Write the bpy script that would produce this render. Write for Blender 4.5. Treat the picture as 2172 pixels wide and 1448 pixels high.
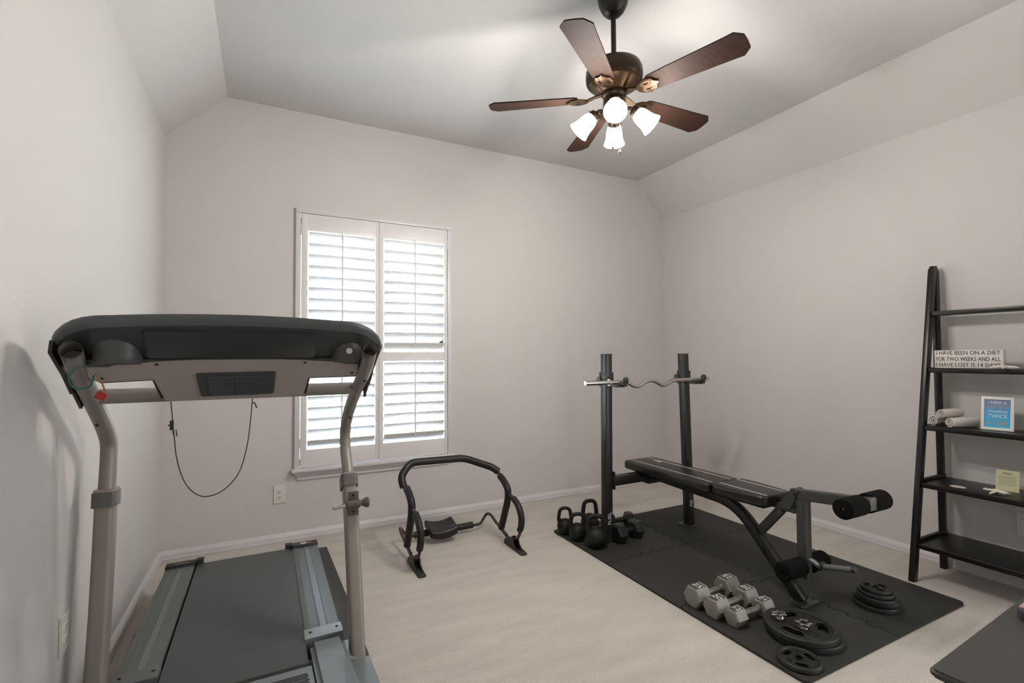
import bpy, bmesh, math, random
from mathutils import Vector, Matrix
random.seed(4)
PI = math.pi
V = Vector
for o in list(bpy.data.objects): bpy.data.objects.remove(o, do_unlink=True)
S = bpy.context.scene
COL = S.collection

# ------------------------------------------------------------ camera
yaw, pitch, roll = 0.47072, 0.03051, -0.00593
fw = V((math.sin(yaw)*math.cos(pitch), math.cos(yaw)*math.cos(pitch), math.sin(pitch)))
rt = V((math.cos(yaw), -math.sin(yaw), 0)); up = rt.cross(fw)
rt2 = rt*math.cos(roll)+up*math.sin(roll); up2 = up*math.cos(roll)-rt*math.sin(roll)
cam = bpy.data.cameras.new('camera'); co = bpy.data.objects.new('camera', cam); COL.objects.link(co)
cam.sensor_width = 36; cam.lens = 1028.19/2172*36; cam.clip_start = 0.02
m = Matrix((rt2, up2, -fw)).transposed().to_4x4(); m.translation = V((0, 0, 1.18))
co.matrix_world = m; S.camera = co

# ------------------------------------------------------------ world and lights
S.view_settings.view_transform = 'Standard'; S.view_settings.look = 'None'
S.view_settings.gamma = 1; S.view_settings.use_curve_mapping = False
S.view_settings.exposure = 1.25
w = bpy.data.worlds.new('world'); S.world = w; w.use_nodes = True
nt = w.node_tree; bg = nt.nodes['Background']
sky = nt.nodes.new('ShaderNodeTexSky'); sky.sky_type = 'NISHITA'; sky.sun_disc = False
sky.sun_elevation = math.radians(50); sky.sun_rotation = math.radians(170); sky.air_density = 1.0; sky.dust_density = 2.0
hs = nt.nodes.new('ShaderNodeHueSaturation'); hs.inputs['Saturation'].default_value = .55
nt.links.new(sky.outputs[0], hs.inputs['Color']); nt.links.new(hs.outputs[0], bg.inputs[0]); bg.inputs[1].default_value = 7.5

def lamp(name, kind, loc, power, color=(1, 1, 1), rot=None, size=None, sy=None):
    l = bpy.data.lights.new(name, kind); l.energy = power; l.color = color
    o = bpy.data.objects.new(name, l); COL.objects.link(o); o.location = loc
    if rot: o.rotation_euler = rot
    if kind == 'AREA':
        l.shape = 'RECTANGLE'; l.size = size; l.size_y = sy
    if kind == 'POINT': l.shadow_soft_size = size
    if kind == 'SUN': l.angle = size
    return o
lamp('sun', 'SUN', (0, 0, 6), 52.0, (1, .96, .9), (math.radians(42), math.radians(8), 0), math.radians(.6))
# side light, added with an unseen doorway in the right wall by the camera
lamp('added_doorway_light', 'AREA', (3.50, -.72, 1.25), 20, (1.0, .995, .985), (math.radians(90), 0, math.radians(90)), 1.3, 2.0)
pt = lamp('window_portal', 'AREA', (.71, 3.70, 1.30), 1, (1, 1, 1), (math.radians(-90), 0, 0), 1.05, 1.75)
pt.data.cycles.is_portal = True

# ------------------------------------------------------------ materials
def mat(name, col, rough=.5, metal=0.0, spec=.5, bump=None, var=None, coat=0, emit=None, trans=0, sheen=0, aniso=None):
    """bump=(scale, strength[, distance]); var=(scale, amount) colour grain"""
    m = bpy.data.materials.new(name); m.use_nodes = True
    n = m.node_tree; b = n.nodes['Principled BSDF']
    b.inputs['Base Color'].default_value = (*col, 1); b.inputs['Roughness'].default_value = rough
    b.inputs['Metallic'].default_value = metal; b.inputs['Specular IOR Level'].default_value = spec
    b.inputs['Coat Weight'].default_value = coat; b.inputs['Transmission Weight'].default_value = trans
    b.inputs['Sheen Weight'].default_value = sheen
    if emit: b.inputs['Emission Color'].default_value = (*emit[0], 1); b.inputs['Emission Strength'].default_value = emit[1]
    tc = n.nodes.new('ShaderNodeTexCoord')
    vec = tc.outputs['Object']
    if aniso:
        mp = n.nodes.new('ShaderNodeMapping'); mp.inputs['Scale'].default_value = aniso
        n.links.new(vec, mp.inputs[0]); vec = mp.outputs[0]
    if bump:
        t = n.nodes.new('ShaderNodeTexNoise'); t.inputs['Scale'].default_value = bump[0]; t.inputs['Detail'].default_value = 3
        n.links.new(vec, t.inputs['Vector'])
        bp = n.nodes.new('ShaderNodeBump'); bp.inputs['Strength'].default_value = bump[1]
        bp.inputs['Distance'].default_value = bump[2] if len(bump) > 2 else .002
        n.links.new(t.outputs[0], bp.inputs['Height']); n.links.new(bp.outputs[0], b.inputs['Normal'])
    if var:
        t = n.nodes.new('ShaderNodeTexNoise'); t.inputs['Scale'].default_value = var[0]; t.inputs['Detail'].default_value = 4
        n.links.new(vec, t.inputs['Vector'])
        r = n.nodes.new('ShaderNodeMapRange'); r.inputs['To Min'].default_value = 1-var[1]; r.inputs['To Max'].default_value = 1+var[1]
        r.inputs['From Min'].default_value = .3; r.inputs['From Max'].default_value = .7
        n.links.new(t.outputs[0], r.inputs[0])
        mx = n.nodes.new('ShaderNodeVectorMath'); mx.operation = 'SCALE'; mx.inputs[0].default_value = col
        n.links.new(r.outputs[0], mx.inputs['Scale']); n.links.new(mx.outputs[0], b.inputs['Base Color'])
    return m
WALLC = (.60, .588, .57)
M = dict(
    wall=mat('wall_paint', WALLC, .75, bump=(70, .25, .003), spec=.25),
    ceil=mat('ceiling_paint', (.60, .59, .585), .85, bump=(90, .22, .003), spec=.2),
    trim=mat('trim_paint', (.62, .61, .625), .35, spec=.5),
    shut=mat('shutter_paint', (.70, .69, .69), .4, spec=.4),
    glass=mat('glass', (1, 1, 1), .0, trans=1.0),
    plate=mat('outlet_plastic', (.70, .68, .63), .35),
    slot=mat('outlet_slot', (.03, .03, .03), .6),
    shell=mat('console_plastic', (.032, .035, .036), .42, bump=(400, .15, .0005)),
    rim=mat('toplit_console_plastic', (.085, .096, .10), .38),  # lighter than the shell to paint in light on its upward face
    cupm=mat('cup_plastic', (.060, .063, .065), .45),
    steel=mat('grey_painted_steel', (.26, .235, .21), .42, metal=.1, spec=.4),
    steelp=mat('panel_sheet_metal', (.36, .332, .305), .5, metal=.05),
    steel2=mat('grey_painted_steel_tube', (.23, .212, .195), .42, metal=.15),
    capg=mat('dark_grey_cap', (.10, .10, .10), .42),
    pull=mat('pin_bracket', (.09, .08, .072), .45),
    belt=mat('belt_rubber', (.064, .067, .071), .42, bump=(900, .25, .0004), var=(3, .06)),
    rail=mat('rail_aluminium', (.16, .175, .18), .42, metal=.55, bump=(40, .1, .0005), aniso=(30, .6, 30)),
    rail2=mat('rail_insert', (.21, .24, .25), .35, metal=.5),
    hood=mat('hood_plastic', (.17, .195, .205), .36, metal=.2),
    brk=mat('rail_bracket_metal', (.34, .37, .38), .35, metal=.6),
    black=mat('black_plastic', (.015, .015, .014), .45),
    matte=mat('black_matte', (.012, .012, .012), .8),
    rubmat=mat('equipment_mat', (.035, .036, .036), .55, bump=(300, .3, .001)),
    eva=mat('foam_tile', (.022, .0215, .020), .7, bump=(260, .35, .0012), var=(5, .10)),
    foam=mat('black_foam', (.004, .0036, .003), .95, bump=(500, .5, .001), spec=.15),
    foam2=mat('glossy_foam_grip', (.008, .0085, .0085), .45, spec=.4, bump=(200, .1, .001)),
    purple=mat('purple_metal', (.13, .045, .09), .28, metal=.75),
    bronze=mat('grey_brown_tube', (.07, .062, .056), .35, metal=.5),
    chrome=mat('chrome', (.62, .61, .58), .22, metal=1),
    satin=mat('satin_bar', (.42, .40, .375), .36, metal=.9),
    rack=mat('rack_paint', (.014, .014, .0135), .36, metal=.1),
    legm=mat('leg_arm_paint', (.048, .050, .048), .38, metal=.25),
    vinyl=mat('black_vinyl', (.0065, .0065, .0065), .33, bump=(120, .12, .001)),
    white=mat('white_print', (.75, .75, .73), .5),
    cast=mat('cast_iron_black', (.014, .014, .0135), .5, bump=(250, .25, .001)),
    kett=mat('kettlebell_black', (.0055, .005, .0045), .55, spec=.35, bump=(200, .3, .001)),
    hexg=mat('grey_enamel', (.22, .216, .198), .42, metal=.15, bump=(180, .12, .001)),
    hexl=mat('number_panel', (.055, .055, .052), .5),
    hexb=mat('rubber_head', (.014, .014, .014), .4),
    grip=mat('knurled_grip', (.20, .185, .16), .45, metal=.5, bump=(1500, .5, .0006), var=(30, .25)),
    wood=mat('black_wood', (.0055, .005, .005), .33, spec=.4, bump=(60, .15, .0006), aniso=(12, 1, 12)),
    tab=mat('table_top_dark', (.040, .040, .039), .45),
    towel=mat('towel_cotton', (.70, .64, .58), .95, bump=(500, .8, .002), sheen=.4),
    star=mat('starfish', (.72, .68, .62), .8, bump=(300, .6, .002)),
    shellm=mat('sand_dollar', (.62, .52, .46), .6, bump=(120, .3, .001)),
    signw=mat('sign_white', (.66, .64, .60), .6, bump=(90, .2, .0008), var=(40, .04)),
    signs=mat('sign_edge', (.45, .36, .29), .7),
    ink=mat('ink', (.015, .015, .02), .6),
    fram=mat('frame_white', (.72, .71, .69), .4),
    gold=mat('gold_print', (.42, .30, .12), .5),
    inkb=mat('brown_ink', (.28, .22, .12), .7),
    fanm=mat('fan_bronze', (.045, .026, .014), .36, metal=.6),
    fanr=mat('fan_ribs', (.085, .048, .025), .34, metal=.8),
    rodm=mat('fan_rod', (.018, .016, .015), .4, metal=.4),
    blade=mat('fan_blade_wood', (.020, .0095, .0065), .65, spec=.12, var=(8, .35), aniso=(1, 14, 14)),
    shade=mat('lit_glass_shade', (.9, .88, .84), .4, emit=((1.0, .93, .84), 4.5)),
    bulb=mat('lit_bulb', (1, 1, 1), .4, emit=((1.0, .92, .82), 14.0)),
    teal=mat('teal_wire', (.02, .16, .15), .5), red=mat('red_connector', (.38, .02, .015), .45),
    orange=mat('orange_wire', (.4, .16, .05), .5),
    screw=mat('screw_dark', (.02, .02, .02), .4, metal=.5),
    grass=mat('lawn_grass', (.20, .21, .155), .9, var=(3, .3)),
    hwall=mat('neighbour_siding', (.10, .17, .16), .8), hroof=mat('neighbour_roof', (.05, .09, .14), .8),
    leaf=mat('leaf_green', (.05, .085, .035), .8, var=(12, .5)),
    brd=mat('case_shell', (.02, .022, .028), .3), pink=mat('case_trim', (.5, .28, .24), .35),
)
# carpet: cut pile with brushed patches
def carpet():
    m = bpy.data.materials.new('carpet_pile'); m.use_nodes = True; n = m.node_tree; b = n.nodes['Principled BSDF']
    b.inputs['Roughness'].default_value = .95; b.inputs['Specular IOR Level'].default_value = .1; b.inputs['Sheen Weight'].default_value = .25
    tc = n.nodes.new('ShaderNodeTexCoord')
    def noise(sc, rot=0, stretch=(1, 1, 1), det=3):
        mp = n.nodes.new('ShaderNodeMapping'); mp.inputs['Rotation'].default_value = (0, 0, rot); mp.inputs['Scale'].default_value = stretch
        t = n.nodes.new('ShaderNodeTexNoise'); t.inputs['Scale'].default_value = sc; t.inputs['Detail'].default_value = det
        n.links.new(tc.outputs['Object'], mp.inputs[0]); n.links.new(mp.outputs[0], t.inputs['Vector']); return t.outputs[0]
    def rng(s, lo, hi, a=.3, c=.7):
        r = n.nodes.new('ShaderNodeMapRange'); r.inputs['From Min'].default_value = a; r.inputs['From Max'].default_value = c
        r.inputs['To Min'].default_value = lo; r.inputs['To Max'].default_value = hi; n.links.new(s, r.inputs[0]); return r.outputs[0]
    def mul(a, c):
        k = n.nodes.new('ShaderNodeMath'); k.operation = 'MULTIPLY'; n.links.new(a, k.inputs[0]); n.links.new(c, k.inputs[1]); return k.outputs[0]
    f = mul(mul(rng(noise(3.0, .5, (1, 4, 1)), .90, 1.06), rng(noise(170), .86, 1.12)), rng(noise(1.1), .96, 1.04))
    mx = n.nodes.new('ShaderNodeVectorMath'); mx.operation = 'SCALE'; mx.inputs[0].default_value = (.56, .515, .465)
    n.links.new(f, mx.inputs['Scale']); n.links.new(mx.outputs[0], b.inputs['Base Color'])
    bp = n.nodes.new('ShaderNodeBump'); bp.inputs['Strength'].default_value = .7; bp.inputs['Distance'].default_value = .006
    n.links.new(noise(230, det=2), bp.inputs['Height']); n.links.new(bp.outputs[0], b.inputs['Normal']); return m
M['carpet'] = carpet()
def poster():
    m = bpy.data.materials.new('poster_print'); m.use_nodes = True; n = m.node_tree; b = n.nodes['Principled BSDF']
    tc = n.nodes.new('ShaderNodeTexCoord'); sp = n.nodes.new('ShaderNodeSeparateXYZ'); cr = n.nodes.new('ShaderNodeValToRGB')
    n.links.new(tc.outputs['Generated'], sp.inputs[0]); n.links.new(sp.outputs['Z'], cr.inputs[0])
    cr.color_ramp.elements[0].color = (.02, .42, .72, 1); cr.color_ramp.elements[1].color = (.13, .16, .30, 1)
    e = cr.color_ramp.elements.new(.55); e.color = (.04, .30, .62, 1)
    n.links.new(cr.outputs[0], b.inputs['Base Color']); b.inputs['Roughness'].default_value = .3; return m
M['poster'] = poster()
def cardm():
    m = bpy.data.materials.new('card_print'); m.use_nodes = True; n = m.node_tree; b = n.nodes['Principled BSDF']
    tc = n.nodes.new('ShaderNodeTexCoord'); t = n.nodes.new('ShaderNodeTexNoise'); t.inputs['Scale'].default_value = 14
    cr = n.nodes.new('ShaderNodeValToRGB'); n.links.new(tc.outputs['Object'], t.inputs['Vector']); n.links.new(t.outputs[0], cr.inputs[0])
    cr.color_ramp.elements[0].color = (.55, .56, .45, 1); cr.color_ramp.elements[1].color = (.66, .60, .28, 1)
    n.links.new(cr.outputs[0], b.inputs['Base Color']); b.inputs['Roughness'].default_value = .6; return m
M['card'] = cardm()

# ------------------------------------------------------------ mesh helpers
def rounded(pts, r, n=6, closed=False):
    """round the corners of a 3-D polyline"""
    pts = [V(p) for p in pts]; out = []; N = len(pts)
    for i, p in enumerate(pts):
        if not closed and i in (0, N-1): out.append(p); continue
        a = pts[i-1]; c = pts[(i+1) % N]; u = (a-p); v = (c-p)
        d = min(r, u.length*.48, v.length*.48); s = p+u.normalized()*d; e = p+v.normalized()*d
        for k in range(n+1):
            t = k/n; out.append(s*(1-t)**2+p*2*t*(1-t)+e*t*t)
    return out
def smoothpath(pts, n=6):
    P = [V(p) for p in pts]; P = [P[0]*2-P[1]]+P+[P[-1]*2-P[-2]]; out = []
    for i in range(1, len(P)-2):
        a, b, c, d = P[i-1:i+3]
        for k in range(n):
            t = k/n; out.append(.5*((2*b)+(-a+c)*t+(2*a-5*b+4*c-d)*t*t+(-a+3*b-3*c+d)*t**3))
    out.append(P[-2]); return out
class MB:
    def __init__(s): s.bm = bmesh.new()
    def box(s, a, b, bev=0, seg=2, rot=None, piv=None):
        t = bmesh.new(); bmesh.ops.create_cube(t, size=1)
        a = V(a); b = V(b)
        for v in t.verts: v.co = V(((a.x+b.x)/2+v.co.x*(b.x-a.x), (a.y+b.y)/2+v.co.y*(b.y-a.y), (a.z+b.z)/2+v.co.z*(b.z-a.z)))
        if bev: bmesh.ops.bevel(t, geom=list(t.edges), offset=bev, segments=seg, profile=.6, affect='EDGES')
        if rot is not None:
            c = V(piv) if piv is not None else (a+b)/2
            for v in t.verts: v.co = rot @ (v.co-c)+c
        s.merge(t); return s
    def merge(s, t, M4=None):
        vm = {v: s.bm.verts.new(M4 @ v.co if M4 else v.co) for v in t.verts}
        for f in t.faces:
            try: s.bm.faces.new([vm[v] for v in f.verts])
            except ValueError: pass
        t.free()
    def sweep(s, path, sec, side=None, closed=False, scale=None):
        """sec: list of (a,b) offsets; side: fixed reference vector for a"""
        P = [V(p) for p in path]; N = len(P); rings = []; nrm = None
        for i, p in enumerate(P):
            if closed: t = (P[(i+1) % N]-P[i-1]).normalized()
            else: t = (P[min(i+1, N-1)]-P[max(i-1, 0)]).normalized()
            if side is not None:
                a = V(side); a = (a-t*a.dot(t)).normalized()
            else:
                if nrm is None:
                    r = V((0, 0, 1)) if abs(t.z) < .9 else V((1, 0, 0)); nrm = r
                a = (nrm-t*nrm.dot(t)).normalized(); nrm = a
            b = t.cross(a); k = scale[i] if scale else 1
            rings.append([s.bm.verts.new(p+a*x*k+b*y*k) for x, y in sec])
        n = len(sec)
        for i in range(N if closed else N-1):
            A = rings[i]; B = rings[(i+1) % N]
            for j in range(n): s.bm.faces.new((A[j], A[(j+1) % n], B[(j+1) % n], B[j]))
        if not closed: s.bm.faces.new(rings[0][::-1]); s.bm.faces.new(rings[-1])
        return s
    def tube(s, path, r, seg=14, closed=False, scale=None):
        return s.sweep(path, [(r*math.cos(2*PI*k/seg), r*math.sin(2*PI*k/seg)) for k in range(seg)], closed=closed, scale=scale)
    def hollow(s, path, r, th=.003, seg=20, deep=.05):
        """tube whose last end is open"""
        P = [V(p) for p in path]; s.tube(P, r, seg)
        f = s.bm.faces[-1] if False else None
        s.bm.faces.ensure_lookup_table(); f = s.bm.faces[len(s.bm.faces)-1]
        d = (P[-1]-P[-2]).normalized()
        res = bmesh.ops.inset_individual(s.bm, faces=[f], thickness=th, depth=0)
        ext = bmesh.ops.extrude_face_region(s.bm, geom=[f]); vs = [g for g in ext['geom'] if isinstance(g, bmesh.types.BMVert)]
        for v in vs: v.co -= d*deep
        bmesh.ops.delete(s.bm, geom=[f], context='FACES'); return s
    def lathe(s, prof, c=(0, 0, 0), seg=24, axis=(0, 0, 1)):
        """prof: (radius, height) list along axis"""
        ax = V(axis).normalized(); q = V((0, 0, 1)).rotation_difference(ax); c = V(c); rings = []
        for r, h in prof:
            if r < 1e-6: rings.append([s.bm.verts.new(c+q @ V((0, 0, h)))])
            else: rings.append([s.bm.verts.new(c+q @ V((r*math.cos(2*PI*k/seg), r*math.sin(2*PI*k/seg), h))) for k in range(seg)])
        for A, B in zip(rings, rings[1:]):
            for j in range(seg):
                k = (j+1) % seg
                if len(A) == 1 and len(B) == 1: continue
                if len(A) == 1: s.bm.faces.new((A[0], B[k], B[j]))
                elif len(B) == 1: s.bm.faces.new((A[j], A[k], B[0]))
                else: s.bm.faces.new((A[j], A[k], B[k], B[j]))
        return s
    def cyl(s, a, b, r, seg=20, bev=0):
        a = V(a); b = V(b); L = (b-a).length
        pr = [(0, 0), (r-bev, 0), (r, bev), (r, L-bev), (r-bev, L), (0, L)] if bev else [(0, 0), (r, 0), (r, L), (0, L)]
        return s.lathe(pr, a, seg, b-a)
    def prism(s, poly, z0, z1, M4=None, bev=0):
        t = bmesh.new(); vs = [t.verts.new((x, y, z0)) for x, y in poly]; f = t.faces.new(vs)
        e = bmesh.ops.extrude_face_region(t, geom=[f])
        for g in e['geom']:
            if isinstance(g, bmesh.types.BMVert): g.co.z = z1
        if bev:
            t.normal_update(); zt = max(z0, z1)
            ed = [x for x in t.edges if all(abs(v.co.z-zt) < 1e-6 for v in x.verts)]
            bmesh.ops.bevel(t, geom=ed, offset=bev, segments=2, profile=.6, affect='EDGES')
        s.merge(t, M4); return s
    def text(s, body, size, M4, depth=.0006, ax='CENTER', sx=1.0):
        s.mesh(text_mesh(body, size, depth, ax, sx), M4); return s
    def mesh(s, me, M4=None):
        t = bmesh.new(); t.from_mesh(me); s.merge(t, M4); bpy.data.meshes.remove(me); return s
    def build(s, name, m, parent=None, ang=35, smooth=True):
        bmesh.ops.remove_doubles(s.bm, verts=s.bm.verts, dist=1e-6)
        bmesh.ops.recalc_face_normals(s.bm, faces=s.bm.faces)
        me = bpy.data.meshes.new(name); s.bm.to_mesh(me); s.bm.free(); me.materials.append(m)
        if smooth: me.shade_smooth(); me.set_sharp_from_angle(angle=math.radians(ang))
        o = bpy.data.objects.new(name, me); COL.objects.link(o)
        if parent is not None:
            o.parent = parent; o.matrix_parent_inverse = pworld(parent).inverted()
        return o
def pworld(o):
    return (pworld(o.parent) @ o.matrix_parent_inverse @ o.matrix_basis) if o.parent else o.matrix_basis.copy()
def curve_mesh(splines, ext, bev=0):
    cu = bpy.data.curves.new('c', 'CURVE'); cu.dimensions = '2D'; cu.fill_mode = 'BOTH'; cu.extrude = ext; cu.bevel_depth = bev; cu.bevel_resolution = 1
    for pts in splines:
        sp = cu.splines.new('POLY'); sp.points.add(len(pts)-1); sp.use_cyclic_u = True
        for q, (x, y) in zip(sp.points, pts): q.co = (x, y, 0, 1)
    o = bpy.data.objects.new('c', cu); COL.objects.link(o)
    dg = bpy.context.evaluated_depsgraph_get(); dg.update()
    me = bpy.data.meshes.new_from_object(o.evaluated_get(dg)); bpy.data.objects.remove(o); bpy.data.curves.remove(cu); return me
def text_mesh(body, size, depth, ax='CENTER', sx=1.0):
    cu = bpy.data.curves.new('t', 'FONT'); cu.body = body; cu.size = size; cu.extrude = depth; cu.align_x = ax; cu.align_y = 'CENTER'; cu.resolution_u = 3
    o = bpy.data.objects.new('t', cu); COL.objects.link(o)
    dg = bpy.context.evaluated_depsgraph_get(); dg.update()
    me = bpy.data.meshes.new_from_object(o.evaluated_get(dg)); bpy.data.objects.remove(o); bpy.data.curves.remove(cu)
    for v in me.vertices: v.co.x *= sx
    return me
def frame4(o, x, y):
    x = V(x).normalized(); y = V(y).normalized(); z = x.cross(y)
    m = Matrix((x, y, z)).transposed().to_4x4(); m.translation = V(o); return m
def tag(o, label, cat, group=None, kind=None):
    if label: o['label'] = label
    if cat: o['category'] = cat
    if group: o['group'] = group
    if kind: o['kind'] = kind
    return o
def empty(name, loc, label, cat, group=None, rz=0):
    o = bpy.data.objects.new(name, None); COL.objects.link(o); o.location = loc; o.rotation_euler = (0, 0, rz); o.empty_display_size = .05
    return tag(o, label, cat, group)
def struct(o): o['kind'] = 'structure'; return o
def copy_tree(o, parent=None):
    c = o.copy(); COL.objects.link(c)
    if parent is not None: c.parent = parent
    for ch in list(o.children): copy_tree(ch, c)
    return c
def rrect(x0, x1, y0, y1, r, n=5):
    out = []
    for cx, cy, a in ((x1-r, y1-r, 0), (x0+r, y1-r, PI/2), (x0+r, y0+r, PI), (x1-r, y0+r, 1.5*PI)):
        for k in range(n+1): t = a+PI/2*k/n; out.append((cx+r*math.cos(t), cy+r*math.sin(t)))
    return out

# ------------------------------------------------------------ the room
XL, XR, YB, YF = -.5437, 3.396, 3.477, -1.5
ZL, ZR, ZC, CL, CR = 2.508, 2.483, 2.8167, -.2249, 3.0967
T = .12
struct(MB().box((XL-T, YF-T, -.1), (XR+T, YB+T, 0)).build('floor', M['carpet']))
struct(MB().box((XL-T, YF, 0), (XL, YB+T, ZL)).build('wall_left', M['wall']))
b = MB(); b.box((XR, YF-T, 0), (XR+T, -1.42, ZR)); b.box((XR, -.02, 0), (XR+T, YB+T, ZR)); b.box((XR, -1.42, 2.3), (XR+T, -.02, ZR)); struct(b.build('wall_right', M['wall'], smooth=False))
WX0, WX1, WZ0, WZ1 = .20, 1.222, .455, 2.135      # window opening
b = MB()
b.box((XL, YB, 0), (WX0, YB+T, ZR)); b.box((WX1, YB, 0), (XR, YB+T, ZR)); b.box((WX0, YB, 0), (WX1, YB+T, WZ0)); b.box((WX0, YB, WZ1), (WX1, YB+T, ZR))
b.prism([(XL, ZR), (XR, ZR), (CR, ZC), (CL, ZC), (XL, ZL)], 0, T, frame4((0, YB+T, 0), (1, 0, 0), (0, 0, 1)))
struct(b.build('wall_back', M['wall'], smooth=False))
h = MB(); h.box((XR+T+.5, -1.6, 0), (XR+T+.6, .2, 2.5)); h.box((XR+T, -1.6, 0), (XR+T+.6, -1.5, 2.5)); h.box((XR+T, .1, 0), (XR+T+.6, .2, 2.5))  # added unseen box behind the doorway, keeps sky light out
h.box((XR+T, -1.6, 2.4), (XR+T+.6, .2, 2.5)); h.box((XR+T, -1.6, -.1), (XR+T+.6, .2, 0)); struct(h.build('wall_sky_block', M['wall'], smooth=False))
b = MB(); b.box((XL-T, YF-T, 0), (XR+T, YF, ZR))
b.prism([(XL-T, ZR), (XR+T, ZR), (XR+T, ZC+.3), (XL-T, ZC+.3)], 0, T, frame4((0, YF, 0), (1, 0, 0), (0, 0, 1)))
struct(b.build('wall_front', M['wall'], smooth=False))
cl = struct(MB().box((CL-.1, YF-T, ZC), (CR+.1, YB+T, ZC+.1)).build('ceiling', M['ceil'], smooth=False))
def slope(x0, z0, x1, z1):
    d = V((x1-x0, 0, z1-z0)).normalized(); n = V((-d.z, 0, d.x)); n = n if n.z > 0 else -n
    A = V((x0, 0, z0))-d*.10; B = V((x1, 0, z1))
    poly = [(A.x, A.z), (B.x, B.z), (B.x+n.x*.08, B.z+n.z*.08), (A.x+n.x*.08, A.z+n.z*.08)]
    MB().prism(poly, 0, YB+T-YF+T, frame4((0, YB+T, 0), (1, 0, 0), (0, 0, 1))).build('ceiling_slope', M['wall'], cl, smooth=False)
# extended outward so the slope seals against the wall
slope(XL, ZL, CL, ZC); slope(XR, ZR, CR, ZC)
def baseboard(name, a, b, n):
    """moulded board from a to b, n = inward normal"""
    a = V(a); b = V(b); n = V(n)
    prof = [(0, 0), (.017, 0), (.019, .010), (.016, .020), (.0155, .034), (.013, .038), (.0125, .040), (.008, .046), (.006, .052), (.003, .056), (0, .056)]
    sec = [(p[0], p[1]) for p in prof]
    m = MB(); N = []
    for p in (a, b): N.append([m.bm.verts.new(p+n*x+V((0, 0, z))) for x, z in sec])
    k = len(sec)
    for j in range(k): m.bm.faces.new((N[0][j], N[0][(j+1) % k], N[1][(j+1) % k], N[1][j]))
    m.bm.faces.new(N[0]); m.bm.faces.new(N[1][::-1])
    return struct(m.build(name, M['trim'], ang=20))
baseboard('baseboard_back', (XL, YB, 0), (XR, YB, 0), (0, -1, 0))
baseboard('baseboard_left', (XL, YF, 0), (XL, YB, 0), (1, 0, 0))
baseboard('baseboard_right', (XR, -.02, 0), (XR, YB, 0), (-1, 0, 0))

# window: casing, sill, apron, sashes and glass
win = bpy.data.objects.new('window_1', None); COL.objects.link(win); win.location = (.71, YB, WZ0); struct(win)
b = MB(); c0, c1, ct, cw = .172, 1.25, 2.168, .032
for x0, x1 in ((c0, c0+cw), (c1-cw, c1)): b.box((x0, YB-.022, WZ0), (x1, YB+.05, ct-cw-.0005), .003)
b.box((c0, YB-.022, ct-cw), (c1, YB+.05, ct), .004)
b.build('window_frame', M['trim'], win)
b = MB(); b.box((.155, YB-.058, .437), (1.272, YB+.03, .459), .008, 3); b.build('window_sill', M['trim'], win)
b = MB()
prof = [(0, .437), (.040, .437), (.034, .425), (.018, .408), (.012, .396), (.015, .386), (.010, .380), (0, .380)]
N = [[b.bm.verts.new((x+(.03-p[0])*sgn, YB-p[0], p[1])) for p in prof] for x, sgn in ((.175, 1.), (1.25, -1.))]
for j in range(len(prof)): b.bm.faces.new((N[0][j], N[0][(j+1) % len(prof)], N[1][(j+1) % len(prof)], N[1][j]))
b.bm.faces.new(N[0]); b.bm.faces.new(N[1][::-1]); b.build('window_apron', M['trim'], win, ang=25)
b = MB()
for z0, z1 in ((.455, 1.31), (1.27, 2.135)):
    y = YB+.075 if z0 < 1 else YB+.095
    for a in ((.19, z0, .235, z1), (1.185, z0, 1.23, z1), (.19, z0, 1.23, z0+.045), (.19, z1-.045, 1.23, z1)): b.box((a[0], y, a[1]), (a[2], y+.02, a[3]))
b.build('sash', M['trim'], win, smooth=False)
for z0, z1, y in ((.50, 1.265, YB+.085), (1.315, 2.09, YB+.105)):
    MB().box((.235, y, z0), (1.185, y+.004, z1)).build('pane', M['glass'], win, smooth=False)

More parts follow.
